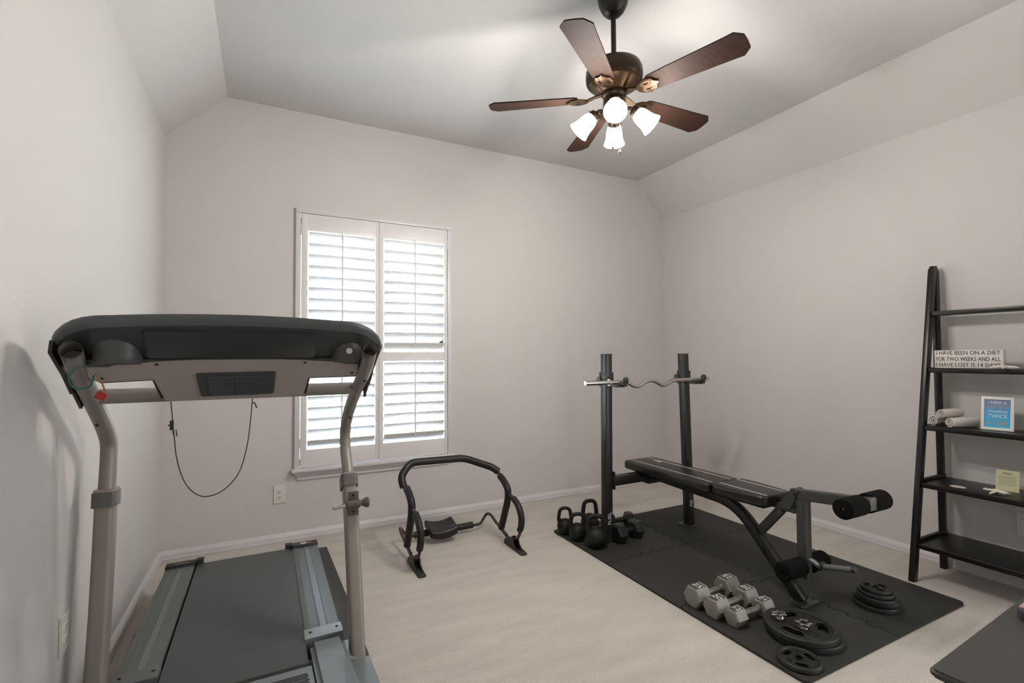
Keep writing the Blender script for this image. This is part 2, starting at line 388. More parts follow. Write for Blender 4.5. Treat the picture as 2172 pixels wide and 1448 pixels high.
# plantation shutters
def shutter(x0, x1, xi0, xi1, label, tilt, rodx):
    r = empty('shutter_panel', ((x0+x1)/2, YB, .462), label, 'shutter', 'plantation shutters over the window')
    y0, y1 = YB-.024, YB+.006; z0, z1 = .463, 2.133
    b = MB()
    b.box((x0, y0, z0), (xi0, y1, z1), .003); b.box((xi1, y0, z0), (x1, y1, z1), .003); b.build('stile', M['shut'], r)
    for a, c in ((z0, .575), (1.150, 1.217), (2.020, z1)):
        MB().box((xi0-.001, y0+.001, a), (xi1+.001, y1-.001, c), .002).build('rail', M['shut'], r)
    L = xi1-xi0-.008; W = .081
    sec = [(W/2*math.cos(t), .0052*math.sin(t)) for t in [2*PI*k/14 for k in range(14)]]
    proto = None
    for z_lo, z_hi, n in ((.575, 1.150, 8), (1.217, 2.020, 11)):
        sp = (z_hi-z_lo)/n
        for k in range(n):
            zc = z_lo+sp*(k+.5)
            if proto is None:
                b = MB(); b.sweep([(-L/2, 0, 0), (L/2, 0, 0)], [(p, q) for p, q in sec], side=(0, 1, 0))
                proto = b.build('louver', M['shut'], None, ang=50); proto.parent = r; o = proto
            else:
                o = proto.copy(); COL.objects.link(o)
            o.location = V(((xi0+xi1)/2, YB-.006, zc))-r.location; o.rotation_euler = (-math.radians(tilt+random.uniform(-1, 1)), 0, 0)
        ye = YB-.006-W/2*math.cos(math.radians(tilt))-.006
        b = MB(); off = W/2*math.sin(math.radians(tilt))
        b.box((rodx-.0055, ye-.006, z_lo+off+.015), (rodx+.0055, ye+.005, z_hi-.004), .003)
        b.lathe([(0, -.006), (.007, -.004), (.009, 0), (.007, .004), (0, .006)], (rodx, ye, z_hi+.006), 12, (0, 1, 0))
        b.build('tilt_rod', M['shut'], r)
    for zz in (.62, 1.30, 2.02):
        xx = x0-.004 if x0 < .5 else x1+.004
        MB().cyl((xx, YB-.022, zz-.03), (xx, YB-.022, zz+.03), .004, 10).build('hinge', M['trim'], r)
    return r
shutter(.208, .7085, .246, .686, 'left-hand white plantation shutter panel, half hidden behind the treadmill console', 44, .462)
shutter(.7105, 1.214, .742, 1.190, 'right-hand white plantation shutter panel, fully in view beside the bare back wall', 47, .965)

# electrical outlets
def outlet(loc, n, label):
    n = V(n); x = V((0, 0, 1)).cross(n); r = empty('wall_outlet', loc, label, 'outlet', 'wall outlets near the floor')
    F = frame4(loc, x, (0, 0, 1))
    b = MB(); t = bmesh.new(); bmesh.ops.create_cube(t, size=1)
    for v in t.verts: v.co = V((v.co.x*.070, v.co.y*.115, .0035+v.co.z*.007))
    bmesh.ops.bevel(t, geom=list(t.edges), offset=.0025, segments=2, affect='EDGES'); b.merge(t, F); b.build('plate', M['plate'], r)
    for s in (-1, 1):
        b = MB(); pr = [(.0165*math.cos(a), s*.0195+max(-.0125, min(.0125, .0165*math.sin(a)))) for a in [2*PI*k/24 for k in range(24)]]
        b.prism(pr, .0065, .0095, F, .0006); f = b.build('socket', M['plate'], r)
        b = MB()
        for sx, h in ((-.0063, .008), (.0063, .0065)): b.prism([(sx-.0012, s*.0195+.001), (sx+.0012, s*.0195+.001), (sx+.0012, s*.0195+.001+h), (sx-.0012, s*.0195+.001+h)], .0094, .0099, F)
        b.prism([(.0026*math.cos(a), s*.0195-.0065+.0026*math.sin(a)) for a in [2*PI*k/10 for k in range(10)]], .0094, .0099, F)
        b.build('slots', M['slot'], f, smooth=False)
outlet((.088, YB, .306), (0, -1, 0), 'wall outlet on the back wall, left below the window')
outlet((XL, 1.962, .345), (1, 0, 0), 'wall outlet on the left wall, seen almost edge-on beside the treadmill upright')
outlet((XR, 1.018, .322), (-1, 0, 0), 'wall outlet on the right wall, behind the ladder shelf under its starfish shelf')

# ------------------------------------------------------------ outside the window
struct(MB().box((-30, 3.7, -1.0), (30, 40, -.6)).build('ground', M['grass'], smooth=False))
nh = empty('neighbour_house', (-1.5, 13, -.6), 'pale green house beyond the window, glimpsed between the left shutter louvers', 'house')
MB().box((-6, 11.5, -.6), (1.9, 17, 2.3)).build('house_wall', M['hwall'], nh, smooth=False)
b = MB(); b.prism([(11, 2.2), (17.5, 2.2), (14.2, 4.8)], 0, 9, frame4((-6.5, 0, 0), (0, 1, 0), (0, 0, 1))); b.build('roof', M['hroof'], nh, smooth=False)
for i, (x, y, s) in enumerate(((3.4, 9.2, 1.2), (6.6, 11.5, 1.5), (10.6, 13.5, 1.7))):
    b = MB()
    for k in range(900):
        a = random.uniform(0, 2*PI); e = math.acos(random.uniform(-1, 1)); rr = s*random.uniform(.75, 1.0)
        c = V((x+rr*math.sin(e)*math.cos(a), y+rr*math.sin(e)*math.sin(a), .5+rr*1.1*math.cos(e)))
        u = V((random.gauss(0, 1), random.gauss(0, 1), random.gauss(0, 1))).normalized()*.09; w_ = u.cross(V((random.gauss(0, 1), random.gauss(0, 1), 1))).normalized()*.06
        b.bm.faces.new([b.bm.verts.new(c+q) for q in (u, w_, -u, -w_)])
    b.lathe([(0, -.6), (.12, -.6), (.08, 1.2), (0, 1.2)], (x, y, 0), 8)
    tag(b.build('garden_shrub', M['leaf'], smooth=False), ['nearest', 'middle', 'farthest'][i]+' green shrub outside, glimpsed through the right shutter', 'shrub', 'shrubs outside the window')

# ------------------------------------------------------------ treadmill mat and treadmill
b = MB()
b.prism([(-.485, 1.1), (.385, 1.1), (.372, 2.40), (.350, 3.245), (-.455, 3.255), (-.462, 2.93), (-.464, 2.80), (-.480, 2.72), (-.487, 2.6), (-.480, 2.2)], .0, .006, bev=.0015)
tag(b.build('equipment_mat', M['rubmat']), 'thin dark rubber mat lying under the treadmill', 'mat')
TM = empty('treadmill', (-.08, 2.2, .006), 'grey and black treadmill with its belt towards the window wall', 'treadmill')
XLt, XRt = -.46, .305
# deck
def endbelt(y, z0, z1, n=8):
    return [(y+(z1-z0)/2*math.sin(PI*k/n), (z0+z1)/2+(z1-z0)/2*math.cos(PI*k/n)) for k in range(n+1)]
prof = endbelt(2.885, .095, .158)+[(1.80, .095), (1.77, .10), (1.765, .14), (1.80, .158)]
b = MB(); b.prism(prof, 0, .43, frame4((-.292, 0, 0), (0, 1, 0), (0, 0, 1))); b.build('running_belt', M['belt'], TM)
MB().box((-.40, 1.35, .05), (.245, 2.84, .092), .004).build('deck_frame', M['black'], TM)
for x0, x1 in ((-.4205, -.300), (.1375, .262)):
    pr = [(x0, .105), (x1, .105), (x1, .160), (x1-.003, .164), (x1-.043, .166), (x1-.044, .163), (x1-.066, .163), (x1-.067, .1665), (x1-.071, .1665), (x1-.072, .164), (x0+.022, .164), (x0+.021, .1665), (x0+.003, .163), (x0, .158)]
    b = MB(); b.prism(pr, 0, .93, frame4((0, 2.875, 0), (1, 0, 0), (0, 0, 1))); rl = b.build('side_rail', M['rail'], TM, ang=20)
    MB().box((x1-.066, 1.95, .160), (x1-.044, 2.87, .1638)).build('rail_insert', M['rail2'], rl, smooth=False)
    s = -1 if x0 < 0 else 1
    # rear end cap
    xi = x1 if s < 0 else x0
    b = MB(); b.box((x0-.002, 2.862, .075), (x1+.002, 2.915, .176), .006); b.box((min(xi, xi-s*.034), 2.885, .12), (max(xi, xi-s*.034), 2.925, .178), .005)
    ec = b.build('end_cap', M['black'], TM)
    b = MB(); b.cyl((xi-s*.012, 2.858, .150), (xi-s*.012, 2.886, .150), .005, 12); b.build('roller_bolt', M['chrome'], ec)
    if s > 0:
        b = MB(); b.box((.178, 2.878, .1755), (.207, 2.892, .1768)); b.build('sticker', M['white'], ec, smooth=False)
        b = MB(); b.box((.210, 2.8785, .1755), (.232, 2.8925, .1768)); b.build('sticker', M['red'], ec, smooth=False)
    else:
        MB().box((-.385, 2.878, .1755), (-.325, 2.884, .1768)).build('sticker', M['brk'], ec, smooth=False)
    # front clamp plate
    b = MB(); b.box((x0-.003, 1.915, .10), (x1+.004, 1.985, .1705), .003); br = b.build('rail_bracket', M['brk'] if s > 0 else M['rail'], TM)
    for xx in (x0+.018, x1-.014): MB().lathe([(0, .0035), (.003, .003), (.0055, .001), (.0055, 0)], (xx, 1.955, .1705), 12).build('screw', M['screw'], br)
    # side cover of the hood
    b = MB(); pth = [(1.905, .150), (1.88, .172), (1.75, .186), (1.60, .205), (1.40, .235), (1.20, .25), (1.15, .05), (1.905, .05)]
    b.prism(pth, 0, .112, frame4(((x0-.0 if s < 0 else x0+.012), 0, 0), (0, 1, 0), (0, 0, 1)))
    bm = b.bm; bm.normal_update(); bmesh.ops.bevel(bm, geom=[e for e in bm.edges if not e.is_boundary and len(e.link_faces) == 2 and e.calc_face_angle(0) > 1.2], offset=.014, segments=3, affect='EDGES')
    b.build('hood_side_cover', M['hood'], TM, ang=50)
    # upright foot boot
    xo = x1+.008 if s > 0 else x0-.010
    b = MB(); b.prism([(1.815, .05), (1.815, .112), (1.70, .118), (1.5, .130), (1.3, .13), (1.3, .02), (1.815, .02)], 0, .072, frame4((xo if s > 0 else xo-.062, 0, 0), (0, 1, 0), (0, 0, 1)))
    b.build('foot_boot', M['hood'], TM, ang=30)
    MB().box((xo if s > 0 else xo-.055, 1.80, .06), (xo+.022 if s > 0 else xo, 1.93, .125), .003).build('upright_mount', M['brk'], TM)
# front roller and hood with vents
MB().cyl((-.292, 1.80, .128), (.15, 1.80, .128), .028).build('front_roller', M['black'], TM)
b = MB(); b.prism([(1.765, .150), (1.76, .163), (1.70, .172), (1.58, .190), (1.40, .215), (1.20, .23), (1.15, .05), (1.765, .05)], 0, .435, frame4((-.29, 0, 0), (0, 1, 0), (0, 0, 1)))
hd = b.build('motor_hood', M['hood'], TM, ang=30)
for k in range(11):
    y = 1.708-k*.0135; z = .1712+(1.70-y)*.150+.0006
    x1 = .128-(.004*k if k > 5 else 0)+.004*(k % 2)
    b = MB(); b.box((-.13+.01*k*.4, y-.0045, z-.003), (x1, y+.0025, z+.0022), .0012); b.build('vent_slit', M['black'], hd)
# uprights: (Y, Z) profiles
PL = [(1.93, .06), (1.955, .19), (1.99, .37), (2.018, .584), (2.035, .76), (2.052, .86), (2.04, .916), (1.96, .987), (1.86, 1.060), (1.773, 1.128), (1.676, 1.200)]
PR = [(1.828, .06), (1.844, .113), (1.934, .389), (2.008, .582), (2.085, .713), (2.152, .785), (2.168, .854), (2.125, .918), (2.000, 1.000), (1.845, 1.075), (1.705, 1.140), (1.607, 1.198)]
tops = {}
for X, prof, zc in ((XLt, PL, .752), (XRt, PR, .700)):
    low = [V((X, y, z)) for y, z in prof if z < zc]; i = len(low); a = V((X, *prof[i-1])); c = V((X, *prof[i]))
    pc = a.lerp(c, (zc-a.z)/(c.z-a.z)); low.append(pc)
    d = (pc-low[-2]).normalized()
    sec = rrect(-.026, .026, -.034, .034, .014, 4)
    up_ = MB().sweep(low, sec, side=(1, 0, 0)).build('upright', M['steel'], TM, ang=50)
    hp_ = [V((X, y, z)) for y, z in prof if z > zc+.01]
    if X < 0: hp_[-2] = V((-.453, 1.722, 1.142)); hp_[-1] = V((-.434, 1.578, 1.2035))
    else: hp_[-2] = V((.299, 1.660, 1.146)); hp_[-1] = V((.290, 1.540, 1.2035))
    hi = smoothpath([pc-d*.02]+hp_, 4)
    b = MB(); b.hollow(hi, .0235 if X < 0 else .0215, .0025, 22, .06); b.build('console_tube', M['steel2'], TM, ang=50)
    b = MB(); b.sweep([pc-d*.052, pc-d*.012, pc-d*.006], rrect(-.032, .032, -.040, .040, .012, 4), side=(1, 0, 0))
    cp = b.build('collar', M['capg'], TM, ang=40)
    MB().sweep([pc-d*.0065, pc+d*.002], rrect(-.029, .029, -.037, .037, .012, 4), side=(1, 0, 0)).build('collar_top', M['steel'], cp)
    b = MB()
    for q in (-2, 3 if X < 0 else -6):
        pass
    tops[X] = hi
for X, y, z, r in ((XLt, 1.735, 1.148, .0245), (XLt, 1.935, .994, .0245), (XRt, 1.735, 1.116, .0225), (XRt, 2.05, .955, .0225)):
    MB().lathe([(0, .003), (.004, .0028), (.0055, 0), (.0055, -.004)], (X, y-.6*r-.001, z-.8*r), 10, (0, -.6, -.8)).build('bolt', M['screw'], TM)
# adjusting pin on the right upright
px, py, pz = XRt, 1.995, .628
b = MB(); b.box((px-.019, py-.041, .572), (px+.021, py-.036, .664), .001); k_ = b.build('pin_bracket', M['pull'], TM)
b = MB()
for zz in (.650, .588): b.lathe([(0, .002), (.005, .0018), (.005, 0)], (px+.001, py-.041, zz), 10, (0, -1, 0))
b.build('rivet', M['matte'], k_)
b = MB(); b.cyl((px-.026, py-.052, .618), (px+.024, py-.052, .620), .016, 20, .002); b.build('pin_barrel', M['pull'], TM)
b = MB(); b.cyl((px-.076, py-.054, .615), (px-.026, py-.052, .618), .0075, 14, .003); b.build('pin', M['chrome'], TM)
b = MB(); b.lathe([(0, 0), (.011, 0), (.011, .010), (.013, .012), (.018, .022), (.020, .030), (.017, .036), (0, .037)], (px+.022, py-.052, .620), 20, (1, 0, .02)); b.build('pull_knob', M['pull'], TM)
# crossbar between the tubes
b = MB(); b.cyl((XLt+.012, 1.865, 1.066), (XRt-.010, 1.865, 1.066), .0225, 22); b.build('crossbar', M['steel2'], TM)
# sheet metal panel under the console
PT, PB_ = V((0, 1.640, 1.188)), V((0, 1.828, 1.052)); PD = (PB_-PT); PN = V((0, PD.z, -PD.y)).normalized()
PN = PN if PN.y < 0 else -PN
def pp(x, t, off=0): return V((x, 0, 0))+PT+PD*t+PN*off
def panel(poly, th, off=0):
    b = MB(); A = [b.bm.verts.new(pp(x, t, off)) for x, t in poly]; B = [b.bm.verts.new(pp(x, t, off-th)) for x, t in poly]
    b.bm.faces.new(A); b.bm.faces.new(B[::-1]); n = len(A)
    for j in range(n): b.bm.faces.new((A[j], B[j], B[(j+1) % n], A[(j+1) % n]))
    return b
poly = [(-.435, .14), (-.292, .12), (-.270, .0), (.110, -.01), (.132, .10), (.275, .12), (.282, .50), (.128, .52), (.118, .97), (.110, 1.0), (-.262, 1.02), (-.274, .98), (-.288, .49), (-.415, .52), (-.43, .45)]
pn = panel(poly, .018, .004).build('back_panel', M['steelp'], TM, smooth=False)
for x, t in ((-.272, .16), (.112, .15), (-.405, .44), (.262, .42)):
    MB().lathe([(0, .002), (.003, .0018), (.005, 0)], pp(x, t, .0045), 10, PN).build('screw', M['screw'], pn)
# black edging round the two openings
b = MB()
for pth in ([(-.415, .53), (-.288, .50), (-.276, .96)], [(.280, .51), (.128, .53), (.119, .96)]):
    b.sweep([pp(x, t, -.004) for x, t in pth], [(-.004, -.009), (.004, -.009), (.004, .009), (-.004, .009)], side=PN)
b.build('opening_edge', M['black'], pn)
# vent grille
vg = panel([(-.183, .38), (-.178, .355), (.024, .34), (.030, .36), (.026, .86), (.020, .885), (-.170, .90), (-.178, .88)], .004, .0085).build('vent_grille', M['cupm'], TM, smooth=False)
for k in range(9):
    t0 = .44+k*.047; b = MB(); pts = []
    for j in range(13):
        u = j/12; x = -.155+.155*u; sag = .05*(1-(2*u-1)**2)
        pts.append(pp(x, min(.87, t0+sag*(k*.25)-.01*(1-u)), .0095))
    b.sweep(pts, [(-.0012, -.0022), (.0026, -.0022), (.0026, .0012), (-.0012, .0022)], side=PN); b.build('vent_slat', M['rim'], vg)
b = MB(); b.sweep([pp(-.078, .42, .011), pp(-.077, .87, .011)], [(-.001, -.0015), (.002, -.0015), (.002, .0015), (-.001, .0015)], side=PN); b.build('grille_rib', M['rim'], vg)
# console shell: a tilted slab, its front edge rounded, seen from below
cx = (XLt+XRt)/2
def outline(hw, yf, bow, rc, yr, n=8):
    """right half mirrored; y towards the camera is smaller"""
    pts = [(hw, yr)]
    for k in range(n+1): a = PI/2*k/n; pts.append((hw-rc+rc*math.cos(a), yf+bow+rc-rc*math.sin(a)))
    for k in range(1, 5): u = k/4; pts.append(((hw-rc)*(1-u), yf+bow*(1-u)**2))
    pts += [(-x, y) for x, y in pts[-2::-1]]
    return pts
def slabz(y, off): return 1.196+(1.66-y)*.56+off
cx = -.0725
def skin(levels, cap0=False, cap1=False):
    b = MB(); R = [[b.bm.verts.new(p) for p in l] for l in levels]; n = len(R[0])
    for A, B in zip(R, R[1:]):
        for j in range(n): b.bm.faces.new((A[j], A[(j+1) % n], B[(j+1) % n], B[j]))
    if cap0: b.bm.faces.new(R[0])
    if cap1: b.bm.faces.new(R[-1][::-1])
    return b
YR = 1.660
def level(hw, yf, off, yr=YR, bow=.016, rc=.135): return [V((cx+x, y, slabz(y, off))) for x, y in outline(hw, yf, bow, rc, yr)]
dark = [level(.375, 1.640, -.030, YR-.02), level(.385, 1.632, -.022, YR-.01), level(.400, 1.580, -.006), level(.412, 1.560, .004), level(.418, 1.548, .010)]
rimL = [level(.418, 1.548, .010), level(.4235, 1.538, .015), level(.4245, 1.534, .024), level(.419, 1.535, .033), level(.405, 1.545, .039), level(.385, 1.565, .041, YR-.02)]
skin(dark, True, False).build('console_shell', M['shell'], TM, ang=50)
skin(rimL, False, True).build('console_rim', M['rim'], TM, ang=60)
for xm, hw in ((-.352, .054), (.236, .047)):
    b = MB(); b.lathe([(0, 1.163), (hw*.90, 1.164), (hw*.98, 1.170), (hw, 1.185), (hw, 1.205), (hw*.95, 1.235), (hw*.86, 1.262), (0, 1.265)], (xm, 1.645, 0), 36); b.build('cup_holder', M['cupm'], TM, ang=60)
# centre swelling of the shell between two creases
b = MB(); N = []
for x in (-.295, -.283, .128, .140):
    e = 0 if x in (-.283, .128) else .014
    N.append([b.bm.verts.new(p) for p in ((x, 1.660+e, 1.172), (x, 1.622+e, 1.186), (x, 1.560+e, 1.238+.012), (x, 1.57+e, 1.262), (x, 1.66, 1.21))])
for A, B in zip(N, N[1:]):
    for j in range(5): b.bm.faces.new((A[j], A[(j+1) % 5], B[(j+1) % 5], B[j]))
b.bm.faces.new(N[0]); b.bm.faces.new(N[-1][::-1]); b.build('shell_centre', M['shell'], TM, ang=30)
MB().lathe([(0, .0012), (.0085, .001), (.0095, 0)], (.2365, 1.5975, 1.200), 20, (0, -1, 0)).build('round_sticker', M['white'], TM)
# dark side skirts along the outer side of each tube
for X, s in ((XLt, -1), (XRt, 1)):
    b = MB(); xs = X+s*.027
    pr = [(1.635, 1.228), (1.625, 1.196), (1.72, 1.135), (1.79, 1.080), (1.80, 1.085), (1.87, 1.032), (1.885, 1.060), (1.80, 1.130)]
    b.prism(pr, 0, .008, frame4((xs-.004, 0, 0), (0, 1, 0), (0, 0, 1))); b.build('side_skirt', M['black'], TM, smooth=False)
# wires and the hanging safety cord
b = MB(); b.tube(smoothpath([(-.415, 1.66, 1.165), (-.437, 1.635, 1.155), (-.455, 1.645, 1.130), (-.452, 1.690, 1.100), (-.425, 1.70, 1.105), (-.412, 1.68, 1.135)], 8), .0022, 8); b.build('wire', M['teal'], TM)
b = MB(); b.tube(smoothpath([(-.408, 1.68, 1.14), (-.400, 1.70, 1.115), (-.392, 1.70, 1.09)], 6), .002, 8); b.build('wire', M['orange'], TM)
b = MB(); b.box((-.412, 1.69, 1.068), (-.388, 1.71, 1.088), .002, rot=Matrix.Rotation(.5, 3, 'Y')); b.build('connector', M['red'], TM)
CRD = [(-.265, 1.85, 1.06), (-.258, 1.85, .985), (-.253, 1.85, .93), (-.245, 1.85, .86), (-.225, 1.85, .79), (-.195, 1.85, .748), (-.160, 1.85, .735), (-.115, 1.85, .752), (-.075, 1.85, .80), (-.055, 1.85, .87), (-.045, 1.85, .94), (-.036, 1.85, 1.055)]
b = MB(); b.tube(smoothpath(CRD, 6), .0016, 8); b.tube(smoothpath([(-.037, 1.843, 1.03), (-.030, 1.84, 1.028), (-.024, 1.84, 1.012)], 5), .002, 8); b.build('safety_cord', M['black'], TM)
b = MB(); b.box((-.265, 1.843, .955), (-.254, 1.855, .985), .002); b.tube([(-.258, 1.85, .95), (-.249, 1.85, .955), (-.246, 1.85, .935), (-.253, 1.85, .932), (-.256, 1.85, .945)], .0018, 8, True); b.tube([(-.262, 1.85, .975), (-.270, 1.85, .968)], .0018, 8); b.build('cord_clip', M['black'], TM)

# ------------------------------------------------------------ abdominal roller
AB = empty('abdominal_roller', (1.07, 2.85, 0), 'black foam-covered abdominal roller frame with purple tubing, on the carpet below the window', 'exercise frame')
XA, XB = .76, 1.38
def foam(path, r, name='foam_grip', m=None): return MB().tube(path, r, 18).build(name, m or M['foam2'], AB, ang=50)
top = [(XA+.003, 2.965, .385), (XA-.01, 2.99, .425), (XA+.05, 3.045, .505), (1.175, 3.045, .505), (XB+.02, 2.93, .432), (XB+.003, 2.91, .413)]
ptop = rounded([(XA, 2.965, .385), (.752, 3.0, .440), (.82, 3.045, .512), (1.185, 3.045, .505), (1.345, 2.945, .447), (XB, 2.918, .418)], .045, 8)
foam(ptop, .0235, 'top_grip')
for X in (XA, XB):
    s = 1 if X > 1 else -1
    inner = smoothpath([(X, 2.895, .395), (X, 2.84, .375), (X, 2.785, .335), (X, 2.785, .27), (X, 2.83, .17), (X, 2.882, .062)], 6)
    foam(inner, .0218, 'side_grip')
    outer = smoothpath([(X, 2.700, .298), (X, 2.640, .270), (X, 2.602, .215), (X, 2.605, .160), (X, 2.622, .130)], 6)
    foam(outer, .0195, 'arm_rest')
    b = MB(); b.tube(smoothpath([(X, 2.965, .385) if s < 0 else (X, 2.918, .418), (X, 2.90, .400), (X, 2.87, .385)], 4), .0095, 12)
    b.tube(smoothpath([(X, 2.80, .31), (X, 2.735, .308), (X, 2.70, .298), (X, 2.64, .27), (X, 2.606, .2), (X, 2.615, .13), (X, 2.65, .075), (X, 2.70, .050), (X, 2.76, .036), (X, 2.82, .040), (X, 2.882, .058)], 5), .0095, 12)
    b.build('side_tube', M['purple'], AB)
    b = MB(); b.tube(smoothpath([(X, 2.80, .042), (X, 2.882, .060), (X, 2.97, .078), (X, 3.045, .100), (X-s*.012, 3.085, .098), (X-s*.035, 3.095, .065), (X-s*.06, 3.085, .042), (X-s*.10, 3.075, .040), (X-s*.14, 3.07, .042)], 6), .0095, 12)
    b.build('base_tube', M['bronze'], AB)
    # foot bracket
    b = MB(); b.prism([(2.80, .0), (2.585, .0), (2.575, .006), (2.64, .012), (2.665, .030), (2.68, .062), (2.735, .060), (2.79, .030)], 0, .006, frame4((X-.022, 0, 0), (0, 1, 0), (0, 0, 1)))
    b.prism([(2.80, .0), (2.585, .0), (2.575, .006), (2.64, .012), (2.665, .030), (2.68, .062), (2.735, .060), (2.79, .030)], 0, .006, frame4((X+.016, 0, 0), (0, 1, 0), (0, 0, 1)))
    b.prism(rrect(X-.023, X+.023, 2.56, 2.81, .018), 0, .006)
    b.build('foot', M['black'], AB)
foam([(.855, 3.075, .044), (.965, 3.072, .046)], .021, 'rear_grip'); foam([(1.075, 3.07, .046), (1.255, 3.07, .046)], .021, 'rear_grip')
b = MB(); b.tube([(.90, 3.072, .046), (1.2, 3.07, .046)], .0095, 12); b.build('rear_tube', M['bronze'], AB)
b = MB(); N = []
for j in range(7):
    v = j/6; y = 2.955+.135*v; row = []
    for i in range(9):
        u = i/8; x = .925+.185*u; z = .078+.030*v+.022*abs(2*u-1)**2
        row.append(b.bm.verts.new((x, y, z)))
    N.append(row)
for j in range(6):
    for i in range(8): b.bm.faces.new((N[j][i], N[j][i+1], N[j+1][i+1], N[j+1][i]))
bm = b.bm; e = bmesh.ops.extrude_face_region(bm, geom=list(bm.faces))
for g in e['geom']:
    if isinstance(g, bmesh.types.BMVert): g.co.z -= .052
hp = b.build('head_pad', M['vinyl'], AB, ang=60)
mo = hp.modifiers.new('b', 'BEVEL'); mo.width = .012; mo.segments = 3; mo.limit_method = 'ANGLE'; mo.angle_limit = 1.0

# ------------------------------------------------------------ foam floor tiles
TX = [1.730, 2.345, 2.945]; TY = [1.100, 1.690, 2.235, 2.815]
def seam(p0, p1, n, amp):
    """zigzag of interlocking teeth from p0 to p1"""
    p0 = V((*p0, 0)); p1 = V((*p1, 0)); d = p1-p0; u = d.normalized(); nn = V((-u.y, u.x, 0)); out = [p0]; L = d.length
    a0 = .04; st = (L-2*a0)/n
    for k in range(n):
        s0 = a0+k*st; sg = 1 if k % 2 else -1
        out += [p0+u*(s0+.004)+nn*amp*sg*.0, p0+u*(s0-.001)+nn*amp*sg, p0+u*(s0+st+.001)+nn*amp*sg, p0+u*(s0+st-.004)+nn*0]
    out.append(p1); return out
TG = 'interlocking foam floor tiles'
tl = [['nearest-left black foam floor tile, under the two round-holed plates', 'nearest-right black foam floor tile, under the small stack of weight plates'],
      ['middle-left black foam floor tile, between grey dumbbells and kettlebells', 'middle-right black foam floor tile, below the bench seat'],
      ['far-left black foam floor tile, carrying the kettlebells', 'far-right black foam floor tile, under the right rack post']]
g = .0022; AMP = .012
for j in range(3):
    for i in range(2):
        x0, x1, y0, y1 = TX[i], TX[i+1], TY[j], TY[j+1]; P = []
        X0 = x0+(g if i else 0); X1 = x1-(0 if i else g); Y0 = y0+(g if j else 0); Y1 = y1-(g if j < 2 else 0)
        def side(a, c, inner, sh, corner):
            P.append(corner)
            if inner:
                q = seam(a, c, 13, AMP)
                if sh[2]: q = seam(c, a, 13, AMP)[::-1]
                P.extend([(v.x+sh[0], v.y+sh[1]) for v in q[1:-1]])
        side((x0, y0), (x1, y0), j > 0, (0, g, False), (X0, Y0))
        side((x1, y0), (x1, y1), i < 1, (-g, 0, False), (X1, Y0))
        side((x1, y1), (x0, y1), j < 2, (0, -g, True), (X1, Y1))
        side((x0, y1), (x0, y0), i > 0, (g, 0, True), (X0, Y1))
        Q = []
        for q in P:
            if not Q or (abs(q[0]-Q[-1][0])+abs(q[1]-Q[-1][1])) > 1e-5: Q.append(q)
        if abs(Q[0][0]-Q[-1][0])+abs(Q[0][1]-Q[-1][1]) < 1e-5: Q.pop()
        # soften the four outer corners of the mat
        R = []
        for q in Q:
            ox = q[0] in (TX[0], TX[2]); oy = q[1] in (TY[0], TY[3])
            if ox and oy:
                k = Q.index(q); a_ = Q[k-1]; c_ = Q[(k+1) % len(Q)]
                R += [(p.x, p.y) for p in rounded([(*a_, 0), (*q, 0), (*c_, 0)], .03, 4)[1:-1]]
            else: R.append(q)
        tag(MB().mesh(curve_mesh([R], .0058, .0), Matrix.Translation((0, 0, .006))).build('foam_floor_tile', M['eva'], smooth=False), tl[j][i], 'floor tile', TG)
ZM = .0121

